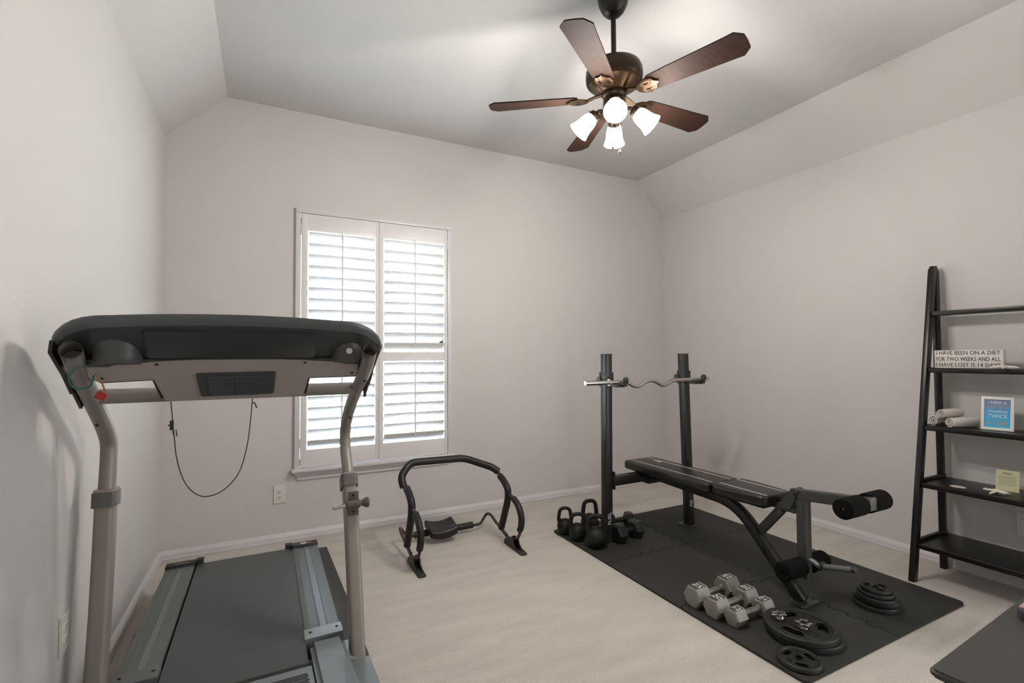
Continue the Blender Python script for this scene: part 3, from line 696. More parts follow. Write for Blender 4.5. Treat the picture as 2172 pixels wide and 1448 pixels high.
# ------------------------------------------------------------ weight bench
WB = empty('weight_bench', (2.27, 1.95, ZM), 'black weight bench with rack posts, padded backrest and leg roller arm, on the foam tiles', 'weight bench')
def beam(path, wx, wy, m='rack', name='beam', side=(1, 0, 0), par=None):
    return MB().sweep(path, rrect(-wx/2, wx/2, -wy/2, wy/2, min(wx, wy)*.12, 2), side=side).build(name, M[m], par or WB, ang=30)
for xb, xt, s in ((1.915, 1.926, -1), (2.622, 2.590, 1)):
    po = beam([(xb, 2.468, ZM), (xt, 2.468, 1.188)], .052, .055, name='rack_post')
    MB().box((xt-.027, 2.440, 1.186), (xt+.027, 2.496, 1.192), .002).build('post_cap', M['black'], po)
    MB().box((xb-(.060 if s > 0 else .032), 2.415, ZM), (xb+.030, 2.52, ZM+.005), .001).build('base_plate', M['legm'], po)
    # bar hook collar
    xc = xt+(xb-xt)*.13
    b = MB(); b.box((xc-.031, 2.435, .985), (xc+.031, 2.501, 1.075), .002); cl_ = b.build('hook_collar', M['rack'], WB)
    for sx in ((.034,) if True else ()):
        pass
    b = MB()
    b.box((xc-.012, 2.355, .985), (xc+.012, 2.44, 1.004), .002)       # arm under the bar
    b.box((xc+.030, 2.335, .985), (xc+.036, 2.50, 1.003), .001)
    b.lathe([(0, -.006), (.020, -.006), (.022, 0), (.020, .006), (0, .006)], (xc+.045, 2.336, 1.030), 20, (1, 0, 0))
    b.box((xc+.034, 2.328, .990), (xc+.052, 2.350, 1.03), .003)
    b.lathe([(0, -.004), (.020, -.004), (.020, .004), (0, .004)], (xc-.036, 2.50, 1.030), 20, (1, 0, 0))
    b.build('bar_hook', M['black'], cl_)
    b = MB()
    for zz in (1.055, 1.005): b.lathe([(0, .003), (.004, .0025), (.006, 0)], (xc-.031, 2.468, zz), 10, (-1, 0, 0))
    b.build('bolt', M['screw'], cl_)
    b = MB()
    for zz in (.445, .355): b.lathe([(0, .004), (.005, .003), (.007, 0)], (xb-.026+(xt-xb)*.35, 2.455, zz), 10, (-1, 0, 0))
    b.build('bolt', M['screw'], po)
    # lettering down the post
    F = frame4((xb+(xt-xb)*.14, 2.4402, .165 if s > 0 else .13), (0, 0, 1), (-1, 0, 0))
    MB().text('FG' if s > 0 else 'FUEL', .036, F, .0004, 'LEFT' if s < 0 else 'CENTER').build('lettering', M['white'], po, smooth=False)
beam([(1.94, 2.455, .395), (2.60, 2.455, .395)], .060, .050, name='cross_beam', side=(0, 0, 1))
MB().box((1.945, 2.425, .345), (1.952, 2.495, .455), .001).build('beam_plate', M['rack'], WB)
MB().box((2.588, 2.425, .345), (2.595, 2.495, .455), .001).build('beam_plate', M['rack'], WB)
# backbone: along under the pads, then bends down to the front foot
sp = rounded([(2.27, 2.53, .405), (2.27, 1.80, .382), (2.27, 1.452, ZM+.004)], .12, 8)
beam(sp, .044, .052, 'rack', 'backbone')
MB().box((2.215, 2.42, .35), (2.325, 2.50, .432), .002).build('beam_bracket', M['rack'], WB)
b = MB(); b.prism([(2.215, 1.430), (2.325, 1.430), (2.325, 1.475), (2.300, 1.50), (2.240, 1.50), (2.215, 1.475)], ZM, ZM+.004)
b.box((2.205, 1.41, ZM), (2.335, 1.432, ZM+.007), .002); b.build('front_foot', M['legm'], WB)
beam([(2.27, 1.66, .285), (2.27, 1.545, .425)], .036, .040, 'legm', 'brace')
beam([(2.27, 1.80, .445), (2.27, 1.475, .436)], .034, .030, 'legm', 'seat_tube')
MB().box((2.252, 1.455, .424), (2.288, 1.476, .452), .003).build('tube_plug', M['black'], WB)
for y, z in ((1.668, .262), (1.632, .200)): MB().lathe([(0, .006), (.006, .005), (.009, 0), (.009, -.002)], (2.248, y, z), 10, (-1, 0, 0)).build('bolt', M['screw'], WB)
MB().lathe([(0, .004), (.005, .003), (.005, 0)], (2.248, 2.24, .398), 10, (-1, 0, 0)).build('bolt', M['chrome'], WB)
# pads
def pad(name, y0, y1, taper, z0, z1):
    n = 10; r = .035; pts = []
    hw = lambda y: .130 if not taper else (.130-.022*max(0, (1.70-y)/.15) if y < 1.70 else .130)
    poly = [(2.27-hw(y1), y1), (2.27-hw((y0+y1)/2), (y0+y1)/2), (2.27-hw(y0), y0), (2.27+hw(y0), y0), (2.27+hw((y0+y1)/2), (y0+y1)/2), (2.27+hw(y1), y1)]
    pl = [(p.x, p.y) for p in rounded([(*q, 0) for q in poly], r, 5, True)]
    b = MB(); b.prism(pl, z0, z1, bev=.0); bm = b.bm; bm.normal_update()
    ed = [e for e in bm.edges if abs(e.verts[0].co.z-e.verts[1].co.z) < 1e-6]
    bmesh.ops.bevel(bm, geom=ed, offset=.014, segments=4, profile=.5, affect='EDGES'); p = b.build(name, M['vinyl'], WB, ang=60)
    for sx in (-.072, .072):
        MB().tube([(2.27+sx, y0+.012, z1-.0015), (2.27+sx, y0+.02, z1+.0003), (2.27+sx, y1-.02, z1+.0003), (2.27+sx, y1-.012, z1-.0015)], .0014, 6).build('piping', M['plate'], p)
    MB().box((2.27-.075, y0+.03, z0-.012), (2.27+.075, y1-.03, z0+.002)).build('pad_board', M['black'], p, smooth=False)
    return p
bp_ = pad('backrest_pad', 1.882, 2.580, False, .428, .482)
pad('seat_pad', 1.562, 1.868, True, .434, .490)
b = MB()
F = frame4((2.315, 2.44, .4824), (0, -1, 0), (1, 0, 0))
b.text('FUEL', .034, F, .0003); b.build('lettering', M['white'], bp_, smooth=False)
# leg attachment
b = MB()
for xx in (2.243, 2.292):
    b.prism([(1.480, .455), (1.445, .535), (1.462, .545), (1.480, .540), (1.545, .452), (1.54, .437), (1.49, .437)], 0, .005, frame4((xx, 0, 0), (0, 1, 0), (0, 0, 1)))
b.build('pivot_bracket', M['legm'], WB)
MB().cyl((2.238, 1.463, .520), (2.302, 1.463, .520), .009, 14, .002).build('pivot_bolt', M['screw'], WB)
beam([(2.27, 1.485, .513), (2.27, 1.150, .552)], .044, .050, 'legm', 'leg_arm')
MB().box((2.2475, 1.138, .5265), (2.2925, 1.152, .5775), .003).build('tube_plug', M['capg'], WB)
beam([(2.27, 1.438, .500), (2.27, 1.438, .135)], .044, .048, 'legm', 'drop_arm')
for y, z, x0, x1, xa in ((1.180, .543, 2.118, 2.250, 0), (1.180, .543, 2.292, 2.425, 1), (1.440, .190, 2.105, 2.245, 2), (1.440, .190, 2.295, 2.415, 3)):
    b = MB(); b.lathe([(.006, 0), (.036, 0), (.042, .005), (.042, x1-x0-.005), (.036, x1-x0), (.006, x1-x0), (.006, x1-x0-.02), (0, x1-x0-.02)] if xa % 2 else [(0, .015), (.008, .015), (.008, 0), (.036, 0), (.042, .005), (.042, x1-x0-.005), (.036, x1-x0), (0, x1-x0)], (x0, y, z), 26, (1, 0, 0))
    b.build('foam_roller', M['foam'], WB, ang=40)
b = MB(); b.cyl((2.13, 1.180, .543), (2.41, 1.180, .543), .008, 12); b.cyl((2.12, 1.44, .19), (2.40, 1.44, .19), .008, 12); b.build('roller_axle', M['satin'], WB)
pg = smoothpath([(2.27, 1.43, .222), (2.27, 1.400, .222), (2.27, 1.375, .213), (2.27, 1.35, .2165), (2.27, 1.22, .252)], 5)
b = MB(); b.tube(pg, .0125, 16); pk = b.build('plate_peg', M['rail'], WB)
MB().lathe([(.012, -.004), (.022, -.003), (.022, .003), (.012, .004)], (2.27, 1.352, .2163), 20, (0, -1, .27)).build('peg_collar', M['rack'], pk)
MB().lathe([(0, .004), (.011, .003), (.0128, 0), (.0128, -.012)], (2.27, 1.218, .2527), 16, (0, -1, .27)).build('peg_cap', M['black'], pk)

# curl bar on the hooks
BR = empty('curl_bar', (2.22, 2.38, 1.03), 'silver zigzag curl bar resting across the rack hooks', 'barbell')
yb = 2.375; zb = 1.0165
bar = smoothpath([(1.862, yb, zb), (1.975, yb, zb), (2.02, yb, zb-.006), (2.065, yb, zb-.026), (2.105, yb, zb-.028), (2.155, yb, zb-.006), (2.205, yb, zb+.004), (2.25, yb, zb-.006), (2.30, yb, zb-.028), (2.34, yb, zb-.026), (2.39, yb, zb-.004), (2.44, yb, zb), (2.655, yb, zb)], 5)
MB().tube(bar, .0125, 16).build('bar', M['satin'], BR)
for x0, x1 in ((1.695, 1.875), (2.645, 2.728)): MB().cyl((x0, yb, zb), (x1, yb, zb), .0145, 18, .002).build('sleeve', M['chrome'], BR)
for x in (1.872, 2.650): MB().cyl((x-.005, yb, zb), (x+.005, yb, zb), .021, 18, .002).build('sleeve_collar', M['chrome'], BR)

# ------------------------------------------------------------ kettlebells
KG = 'black kettlebells beside the rack post'
def kettlebell(x, y, r, h, rz, label):
    o = empty('kettlebell', (x, y, ZM), label, 'kettlebell', KG, rz)
    b = MB(); pr = []
    zc = r*.93
    for k in range(15):
        a = -math.acos(.93/1.0)*0-PI/2+PI*k/14; zz = zc+r*math.sin(a); rr = r*math.cos(a)
        if zz < 0.0: zz = 0; rr = min(rr, r*.42)
        pr.append((max(rr, 0), zz))
    pr = [(0, 0), (r*.55, 0)]+[p for p in pr if p[1] > r*.1]
    b.lathe(pr, (0, 0, 0), 28); bd = b.build('body', M['kett'], None, ang=60); bd.parent = o
    hw = r*.78; tr = r*.215; H = h-tr
    pth = rounded([(-hw*.72, 0, zc+r*.35), (-hw*1.06, 0, zc+r*.95), (-hw*.80, 0, H), (hw*.80, 0, H), (hw*1.06, 0, zc+r*.95), (hw*.72, 0, zc+r*.35)], r*.55, 7)
    n = len(pth); sc = [1+.35*abs(2*i/(n-1)-1)**3 for i in range(n)]
    hd_ = MB().tube(pth, tr, 14, scale=sc).build('handle', M['kett'], None, ang=60); hd_.parent = o
    return o
kettlebell(1.812, 2.440, .066, .203, -.47, 'largest black kettlebell, nearest, in front of the left rack post')
kettlebell(1.779, 2.592, .056, .175, -.35, 'black kettlebell second from the front, between two others near the mat edge')
kettlebell(1.768, 2.722, .052, .178, -.35, 'leftmost small black kettlebell at the far mat corner')
kettlebell(1.945, 2.690, .060, .212, -.25, 'tall black kettlebell standing farthest back, its handle above the others')

# ------------------------------------------------------------ dumbbells
def hexprism(b, x0, x1, ap, bev):
    """hexagon with flat bottom, axis x, centre height ap"""
    R_ = ap/math.cos(PI/6); t = bmesh.new()
    def ring(x, k): return [t.verts.new((x, k*R_*math.cos(a), ap+k*R_*math.sin(a))) for a in [PI/3*j for j in range(6)]]
    k = 1-bev/ap; rs = [ring(x0, k), ring(x0+bev, 1), ring(x1-bev, 1), ring(x1, k)]
    for A, B in zip(rs, rs[1:]):
        for j in range(6): t.faces.new((A[j], A[(j+1) % 6], B[(j+1) % 6], B[j]))
    t.faces.new(rs[0]); t.faces.new(rs[-1]); b.merge(t)
def dumbbell(x, y, rz, L, hl, ap, num, mh, mg, label, grp, bev):
    o = empty('dumbbell', (x, y, ZM), label, 'dumbbell', grp, rz)
    for s in (-1, 1):
        b = MB(); x0, x1 = (-L/2, -L/2+hl) if s < 0 else (L/2-hl, L/2)
        hexprism(b, x0, x1, ap, bev); h = b.build('head', mh, None, ang=15); h.parent = o
        if num:
            xm = (x0+x1)/2; hw = hl/2-bev-.001; hy = ap*math.tan(PI/6)-.0035; z = 2*ap
            q = MB().box((xm-hw, -hy, z-.002), (xm+hw, hy, z+.0006)).build('number_panel', M['hexl'], None, smooth=False); q.parent = h
            F = frame4((xm, 0, z+.0008), (0, s, 0), (-s, 0, 0))
            b = MB(); b.text(num, hw*1.35, F, .0005)
            b.box((xm+hw-.003, -hy, z+.0003), (xm+hw, hy, z+.0012))
            q2 = b.build('number', M['white'], None, smooth=False); q2.parent = h
    b = MB(); gl = L-2*hl; gr = max(ap*.30, .0145)
    b.lathe([(0, 0), (gr*1.25, 0), (gr*1.22, .006), (gr*.88, .010), (gr*1.0, gl*.3), (gr*1.04, gl*.5), (gr*1.0, gl*.7), (gr*.88, gl-.010), (gr*1.22, gl-.006), (gr*1.25, gl), (0, gl)], (-gl/2, 0, ap), 20, (1, 0, 0))
    q = b.build('grip', mg, None, ang=40); q.parent = o
    return o
GG = 'grey hexagonal dumbbells on the foam tiles'
dumbbell(1.914, 1.662, 0, .285, .082, .0450, '25', M['hexg'], M['grip'], 'grey hex dumbbell marked 25, largest and farthest of the three', GG, .0055)
dumbbell(1.911, 1.554, 0, .272, .079, .0418, '20', M['hexg'], M['grip'], 'grey hex dumbbell marked 20, in the middle of the row of three', GG, .0055)
dumbbell(1.921, 1.468, 0, .250, .070, .0345, '12', M['hexg'], M['grip'], 'grey hex dumbbell marked 12, smallest and nearest, beside the large plate', GG, .0055)
BG = 'black rubber dumbbells behind the rack post'
dumbbell(2.062, 2.452, .10, .215, .066, .054, None, M['hexb'], M['rack'], 'black rubber hex dumbbell just right of the left rack post', BG, .012)
dumbbell(2.165, 2.655, -.35, .20, .062, .047, None, M['hexb'], M['rack'], 'black rubber hex dumbbell lying farthest back, behind another black dumbbell', BG, .012)

# ------------------------------------------------------------ weight plates
def plate(x, y, z, R_, th, rz, label, grp, holes=True, word=None, word2=None):
    o = empty('weight_plate', (x, y, z), label, 'weight plate', grp, rz)
    hr = .0145; rim = R_*.22
    b = MB(); h = th/2
    b.lathe([(R_-rim, h-.002), (R_-rim+.003, th-.002), (R_-rim+.006, th), (R_-.004, th), (R_-.001, th-.002), (R_, th-.005), (R_, .004), (R_-.004, 0), (R_-rim+.004, 0), (R_-rim, .003), (R_-rim, h-.002)], (0, 0, 0), 64)
    b.lathe([(hr, .001), (R_*.19, .001), (R_*.20, th-.003), (R_*.18, th), (hr+.002, th), (hr, th-.002), (hr, .001)], (0, 0, 0), 40)
    circ = lambda rr, n: [(rr*math.cos(2*PI*k/n), rr*math.sin(2*PI*k/n)) for k in range(n)]
    sp = [circ(R_-rim+.001, 64), circ(hr+.001, 24)]
    if holes:
        for q in range(3):
            a0 = 2*PI*q/3; r0, r1 = R_*.42, R_*.73; da = .43; pts = []
            for k in range(9): a = a0-da+2*da*k/8; pts.append((r1*math.cos(a), r1*math.sin(a)))
            for k in range(1, 6): a = a0+da+.10*math.sin(PI*k/6); rr = r1+(r0-r1)*k/6; pts.append((rr*math.cos(a), rr*math.sin(a)))
            for k in range(9): a = a0+da*.8-2*da*.8*k/8; pts.append((r0*math.cos(a), r0*math.sin(a)))
            for k in range(1, 6): a = a0-da-.10*math.sin(PI*k/6); rr = r0+(r1-r0)*k/6; pts.append((rr*math.cos(a), rr*math.sin(a)))
            sp.append(pts)
            # raised lip round each grip opening
            b.tube([(px_, py_, th*.80) for px_, py_ in pts], .0022 if R_ > .1 else .0012, 6, True)
    me = curve_mesh(sp, th*.30, 0); b.mesh(me, Matrix.Translation((0, 0, th*.48)))
    q = b.build('disc', M['cast'], None, ang=40); q.parent = o
    if word:
        for wd, a in ((word, PI/3), (word2 or word, PI)):
            rr = R_*.56; F = frame4((rr*math.cos(a), rr*math.sin(a), th*.80), (-math.sin(a), math.cos(a), 0), (-math.cos(a), -math.sin(a), 0))
            b = MB(); b.text(wd, R_*.27, F, .0012); q = b.build('raised_number', M['rack'], None, smooth=False); q.parent = o
    return o
PG = 'round weight plates on the foam tiles'
plate(2.014, 1.286, ZM, .142, .024, .3, 'lower of the two large plates, mostly hidden, its rim showing below', PG, word='25', word2='LB')
plate(1.996, 1.288, ZM+.0245, .138, .026, 1.25, 'upper large plate with three grip holes, star collars lying on it', PG, word='25', word2='LB')
plate(1.818, 1.182, ZM, .077, .020, -.3, 'small plate lying alone near the closest corner of the mat', PG, word='5', word2='LB')
SG = 'stack of small plates on the foam tiles'
zz = ZM
for (x, y, R_, th, lb) in ((2.545, 1.280, .089, .021, 'bottom plate of the small stack, widest one, touching the mat'), (2.561, 1.284, .092, .021, 'second plate from the bottom of the small stack'), (2.528, 1.268, .077, .019, 'middle plate of the five in the small stack'), (2.528, 1.270, .070, .018, 'second plate from the top of the small stack'), (2.526, 1.268, .060, .017, 'topmost and smallest plate of the small stack')):
    plate(x, y, zz, R_, th, random.uniform(0, 2) if R_ > .061 else 1.9, lb, SG, word='2.5' if R_ < .061 else None); zz += th+.0003
def star_collar(x, y, z, rot, label):
    o = empty('star_collar', (x, y, z), label, 'collar', 'chrome star collars', 0)
    pts = []
    for k in range(24):
        a = 2*PI*k/24; rr = .0245+.0065*math.cos(6*a); pts.append((rr*math.cos(a), rr*math.sin(a)))
    b = MB(); b.mesh(curve_mesh([pts, [(.0125*math.cos(2*PI*k/20), .0125*math.sin(2*PI*k/20)) for k in range(20)]], .004, .001), Matrix.Translation((0, 0, .020)))
    q = b.build('star_nut', M['chrome'], None, ang=30); q.parent = o
    b = MB(); b.lathe([(.0125, .001), (.0165, .001), (.0175, .004), (.0165, .006), (.0175, .009), (.0165, .012), (.0165, .017), (.0125, .017), (.0125, .001)], (0, 0, 0), 24)
    q = b.build('threaded_sleeve', M['chrome'], None, ang=30); q.parent = o
    o.rotation_euler = rot; return o
star_collar(1.972, 1.262, ZM+.0515, (.06, -.05, .2), 'chrome star collar at the centre of the large plate')
star_collar(1.955, 1.352, ZM+.0485, (-.16, .12, .7), 'chrome star collar lying over a grip hole of the large plate')

# ------------------------------------------------------------ ladder shelf
LS = empty('ladder_shelf', (3.2, 1.03, 0), 'black wooden ladder shelf with five open tiers, against the right wall', 'shelf')
YS0, YS1 = .700, 1.352
for y in (YS1-.014, YS0+.014):
    f0, f1 = V((3.012, y, 0)), V((3.322, y, 1.655))
    b = MB(); b.sweep([f0, f0.lerp(f1, .5), f1-V((.0, 0, .01)), f1+V((.004, 0, .012))], rrect(-.0135, .0135, -.022, .022, .005, 2), side=(0, 1, 0), scale=[1, 1, 1, .6]); b.build('front_leg', M['wood'], LS, ang=40)
    b = MB(); b.sweep([(3.345, y, 0), (3.350, y, 1.64), (3.343, y, 1.672)], rrect(-.0135, .0135, -.019, .019, .005, 2), side=(0, 1, 0), scale=[1, 1, .6]); b.build('rear_leg', M['wood'], LS, ang=40)
for k, z in enumerate((.190, .496, .792, 1.098, 1.408)):
    fx = 3.012+(3.322-3.012)*z/1.655; x0 = fx-.018; x1 = 3.362
    y0, y1 = YS0+.026, YS1-.029
    if k == 4:
        MB().box((x0, y0, z-.020), (x0+.075, y1, z+.005), .004).build('shelf_board', M['wood'], LS)
    else:
        b = MB(); b.box((x0, y0, z-.020), (x1, y1, z+.006), .006, 3); b.build('shelf_board', M['wood'], LS)
    MB().box((x0+.03, y1-.002, z-.014), (x1, y1+.016, z+.022 if k < 2 else z+.008), .002).build('side_rail', M['wood'], LS)
# diet sign
SD = empty('word_sign', (3.255, 1.172, 1.104), 'white block sign with three lines of black words, third tier up from the bottom', 'sign')
sx = 3.24
MB().box((sx, 1.032, 1.1045), (sx+.030, 1.308, 1.198), .001).build('block', M['signw'], SD)
F0 = lambda z: frame4((sx-.0004, 1.171, z), (0, -1, 0), (0, 0, 1))
b = MB()
def fit(b, txt, size, Fm, width):
    me = text_mesh(txt, size, .0004); xs = [v.co.x for v in me.vertices]; k = width/(max(xs)-min(xs)); c = (max(xs)+min(xs))/2
    for v in me.vertices: v.co.x = (v.co.x-c)*k
    b.mesh(me, Fm)
fit(b, 'I HAVE BEEN ON A DIET', .029, F0(1.183), .258); fit(b, 'FOR TWO WEEKS AND ALL', .030, F0(1.151), .258); fit(b, 'I HAVE LOST IS 14 DAYS', .029, F0(1.120), .258)
b.build('lettering', M['ink'], SD, smooth=False)
# vacation picture
VP = empty('picture_frame', (3.24, 1.055, .798), 'small white-framed blue print with white and gold words, leaning on the shelf', 'picture')
ang_ = .22; ax0 = V((3.225, 1.060, .799)); vx = V((math.sin(.12), -math.cos(.12), 0)); vy = V((math.cos(.12)*math.sin(ang_), math.sin(.12)*math.sin(ang_), math.cos(ang_))).normalized()
FP = frame4(ax0, vx, vy)
W2, H2 = .058, .165
b = MB(); me = curve_mesh([[(-W2, 0), (W2, 0), (W2, H2), (-W2, H2)], [(-W2+.010, .012), (W2-.010, .012), (W2-.010, H2-.012), (-W2+.010, H2-.012)]], .006, .001); b.mesh(me, FP @ Matrix.Translation((0, .001, 0))); b.build('frame', M['fram'], VP)
b = MB(); b.prism([(-W2+.008, .010), (W2-.008, .010), (W2-.008, H2-.010), (-W2+.008, H2-.010)], -.004, .002, FP); b.build('print', M['poster'], VP, smooth=False)
def PF(y, x=0): return FP @ Matrix.Translation((x, y, .0025))
b = MB(); fit(b, 'I NEED A', .020, PF(.138), .066); fit(b, 'Vacation', .018, PF(.095), .072); fit(b, 'TWICE', .026, PF(.070), .070); b.build('lettering', M['white'], VP, smooth=False)
b = MB(); fit(b, 'SIX-MONTH', .022, PF(.117), .074); fit(b, 'A YEAR', .034, PF(.036), .074); b.build('lettering', M['gold'], VP, smooth=False)
MB().box((3.262, 1.03, .7985), (3.30, 1.08, .802)).build('prop_foot', M['fram'], VP, smooth=False)
# rolled towels
def towel(a, c, r, rot, label, name='rolled_towel'):
    a = V(a); c = V(c); o = empty(name, (a+c)/2-V((0, 0, r)), label, 'towel', 'rolled white towels on the shelf')
    ax = (c-a).normalized(); q = V((0, 0, 1)).rotation_difference(ax)
    b = MB(); n = 46; th = r*.13; outer = []; inner = []
    for k in range(n):
        t = k/(n-1); an = rot+t*2*PI*2.6; rr = r*(.22+.76*t)*(1+.05*math.sin(an*2+1)); outer.append((rr*math.cos(an), rr*math.sin(an)))
        rr -= th; inner.append((rr*math.cos(an), rr*math.sin(an)))
    L = (c-a).length; rows = []
    for z in (0, .15, .5, .85, 1):
        k = .94 if z in (0, 1) else 1.0; off = random.uniform(-.02, .02)*r
        rows.append([[b.bm.verts.new(a+q @ V((x*k+off, y*k, z*L))) for x, y in P_] for P_ in (outer, inner)])
    for A, B in zip(rows, rows[1:]):
        for j in range(n-1):
            b.bm.faces.new((A[0][j], A[0][j+1], B[0][j+1], B[0][j])); b.bm.faces.new((A[1][j+1], A[1][j], B[1][j], B[1][j+1]))
        b.bm.faces.new((A[0][-1], A[1][-1], B[1][-1], B[0][-1])); b.bm.faces.new((A[1][0], A[0][0], B[0][0], B[1][0]))
    for R0 in (rows[0], rows[-1]):
        for j in range(n-1): b.bm.faces.new((R0[0][j+1], R0[0][j], R0[1][j], R0[1][j+1]))
    x = b.build('cloth', M['towel'], o, ang=80); return o
towel((3.168, 1.294, .8265), (3.29, 1.296, .8265), .028, .5, 'left rolled white towel lying on the shelf beside the front leg')
towel((3.150, 1.220, .8262), (3.30, 1.166, .8262), .0275, 2.5, 'right rolled white towel lying on the shelf, pointing at the picture')
towel((3.160, 1.258, .8690), (3.295, 1.226, .8690), .027, 4.0, 'topmost rolled white towel, lying on the other two')
# sand dollar, starfish, card
b = MB(); b.lathe([(0, .005), (.012, .0048), (.024, .003), (.030, .001), (.029, 0), (0, 0)], (0, 0, 0), 30)
sd = b.build('flat_seashell', M['shellm']); sd.location = (3.150, 1.192, .5022); sd.scale = (.9, 1.12, 1); tag(sd, 'flat round pale seashell lying alone on the second tier', 'seashell')
def starfish(x, y, z, R_, rz, lift, label):
    b = MB(); n = 5; top = b.bm.verts.new((0, 0, .016+lift*.4)); bot = b.bm.verts.new((0, 0, lift*.3)); 
    ring = []
    for k in range(10):
        a = 2*PI*k/10
        if k % 2 == 0: ring.append(None)
        else: ring.append((b.bm.verts.new((R_*.24*math.cos(a), R_*.24*math.sin(a), .008+lift*.3)), a))
    for k in range(0, 10, 2):
        a = 2*PI*k/10; v0 = ring[k-1][0]; v1 = ring[(k+1) % 10][0]; d = V((math.cos(a), math.sin(a), 0)); s_ = V((-d.y, d.x, 0)); prev = (v0, top, v1, bot)
        for t, w_, h in ((.45, .15, .014), (.7, .11, .011), (.92, .06, .008)):
            bend = (lift*.6 if k in (2, 6) else 0)*t*t
            c = d*R_*t+s_*R_*.05*math.sin(k)*t; zz_ = lift*.3*(1-t)+bend
            cur = (b.bm.verts.new(c-s_*R_*w_+V((0, 0, zz_+h*.5))), b.bm.verts.new(c+V((0, 0, zz_+h))), b.bm.verts.new(c+s_*R_*w_+V((0, 0, zz_+h*.5))), b.bm.verts.new(c+V((0, 0, zz_))))
            for j in range(4): b.bm.faces.new((prev[j], prev[(j+1) % 4], cur[(j+1) % 4], cur[j]))
            prev = cur
        tip = b.bm.verts.new(d*R_+V((0, 0, zz_+.004)))
        for j in range(4): b.bm.faces.new((prev[j], prev[(j+1) % 4], tip))
        for t in (.35, .55, .75):
            bend = (lift*.6 if k in (2, 6) else 0)*t*t
            b.lathe([(.0028, 0), (.0024, .003), (0, .0045)], d*R_*t+V((0, 0, .010+bend+lift*.3*(1-t))), 7)
    o = b.build('starfish', M['star'], ang=60); o.location = (x, y, z); o.rotation_euler = (0, 0, rz); return tag(o, label, 'starfish', 'white starfish on the shelf')
starfish(3.155, 1.045, .5022, .052, .4, .020, 'white knobbly starfish in front of the yellow card on the second tier')
starfish(3.205, 1.020, 1.1043, .055, .9, .006, 'flat white starfish in front of the right end of the word sign')
CD = empty('printed_card', (3.27, 1.04, .502), 'pale yellow printed card leaning behind the starfish on the second tier', 'card')
FC = frame4((3.262, 1.043, .5022), (.10, -.995, 0), (.22, .02, .975))
b = MB(); b.prism([(-.042, 0), (.042, 0), (.042, .100), (-.042, .100)], -.001, 0, FC); b.build('card_sheet', M['card'], CD, smooth=False)
b = MB()
for k in range(9):
    y = .070-.0055*k; b.prism([(-.032, y), (.032-.003*(k % 3), y), (.032-.003*(k % 3), y+.0016), (-.032, y+.0016)], 0, .0004, FC)
b.build('text_lines', M['inkb'], CD, smooth=False)
b = MB(); b.prism([(-.018, .086), (.012, .086), (.012, .088), (-.018, .088)], 0, .0004, FC); b.prism([(-.022, .081), (.018, .081), (.018, .083), (-.022, .083)], 0, .0004, FC); b.build('title_line', M['ink'], CD, smooth=False)

# ------------------------------------------------------------ dark table at the lower right
DT = empty('dark_table', (1.4, .1, 0), 'dark grey table with a rounded edge, cut off at the lower right corner', 'table')
FT = frame4((.814, .348, 0), (math.cos(.055), math.sin(.055), 0), (-math.sin(.055), math.cos(.055), 0))
def tb(x0, x1, y0, y1, z0, z1, r, name, m, bev=.004):
    b = MB(); b.prism(rrect(x0, x1, y0, y1, r, 4), z0, z1, FT); bm = b.bm; bm.normal_update()
    bmesh.ops.bevel(bm, geom=[e for e in bm.edges if abs(e.verts[0].co.z-e.verts[1].co.z) < 1e-6], offset=bev, segments=3, affect='EDGES'); return b.build(name, m, DT, ang=50)
tb(0, 1.30, -.62, 0, .738, .750, .010, 'table_top', M['tab'], .004)
tb(.014, 1.286, -.606, -.012, .650, .739, .004, 'apron', M['black'], .001)
for x, y in ((.02, -.05), (1.24, -.05), (.02, -.60), (1.24, -.60)): tb(x, x+.04, y, y+.035, 0, .66, .004, 'table_leg', M['black'], .001)
CS = empty('glasses_case', (1.13, .355, .75), 'small dark rounded case with a pinkish edge, lying on the dark table', 'case')
b = MB(); b.prism(rrect(.268, .44, -.085, -.018, .022, 5), .7502, .768, FT, bev=.006); b.build('case_body', M['brd'], CS, ang=50)
b = MB(); b.prism(rrect(.280, .42, -.030, -.022, .003, 3), .766, .7695, FT, bev=.001); b.build('case_trim', M['pink'], CS)

# ------------------------------------------------------------ ceiling fan
FX, FY, FZ, FR, A0 = 1.395, 1.708, 2.328, .567, .0176
FN = empty('ceiling_fan', (FX, FY, ZC), 'dark bronze ceiling fan with five blades and four lit glass shades', 'ceiling fan')
c = (FX, FY, 0)
MB().lathe([(0, ZC), (.068, ZC), (.070, ZC-.012), (.064, ZC-.045), (.050, ZC-.075), (.034, ZC-.092), (.022, ZC-.098), (0, ZC-.098)], c, 36).build('canopy', M['rodm'], FN, ang=50)
MB().lathe([(0, 2.45), (.0115, 2.45), (.0115, 2.73), (0, 2.73)], c, 18).build('downrod', M['rodm'], FN, ang=50)
MB().lathe([(0, 2.505), (.018, 2.505), (.022, 2.496), (.098, 2.490), (.118, 2.480), (.126, 2.462), (.1275, 2.440), (.126, 2.420), (.121, 2.410), (.112, 2.408), (0, 2.408)], c, 48).build('motor_housing', M['fanm'], FN, ang=40)
b = MB()
for k in range(48):
    a = 2*PI*k/48; d = V((math.cos(a), math.sin(a), 0)); s_ = V((-d.y, d.x, 0))
    b.sweep([V(c)+d*.110+V((0, 0, 2.402)), V(c)+d*.088+V((0, 0, 2.389)), V(c)+d*.060+V((0, 0, 2.374))], [(-.0022, -.002), (.0022, -.002), (.0022, .002), (-.0022, .002)], side=s_, scale=[1.2, 1, .7])
b.lathe([(.115, 2.412), (.112, 2.401), (.088, 2.387), (.060, 2.371), (.055, 2.366), (.055, 2.402)], c, 48)
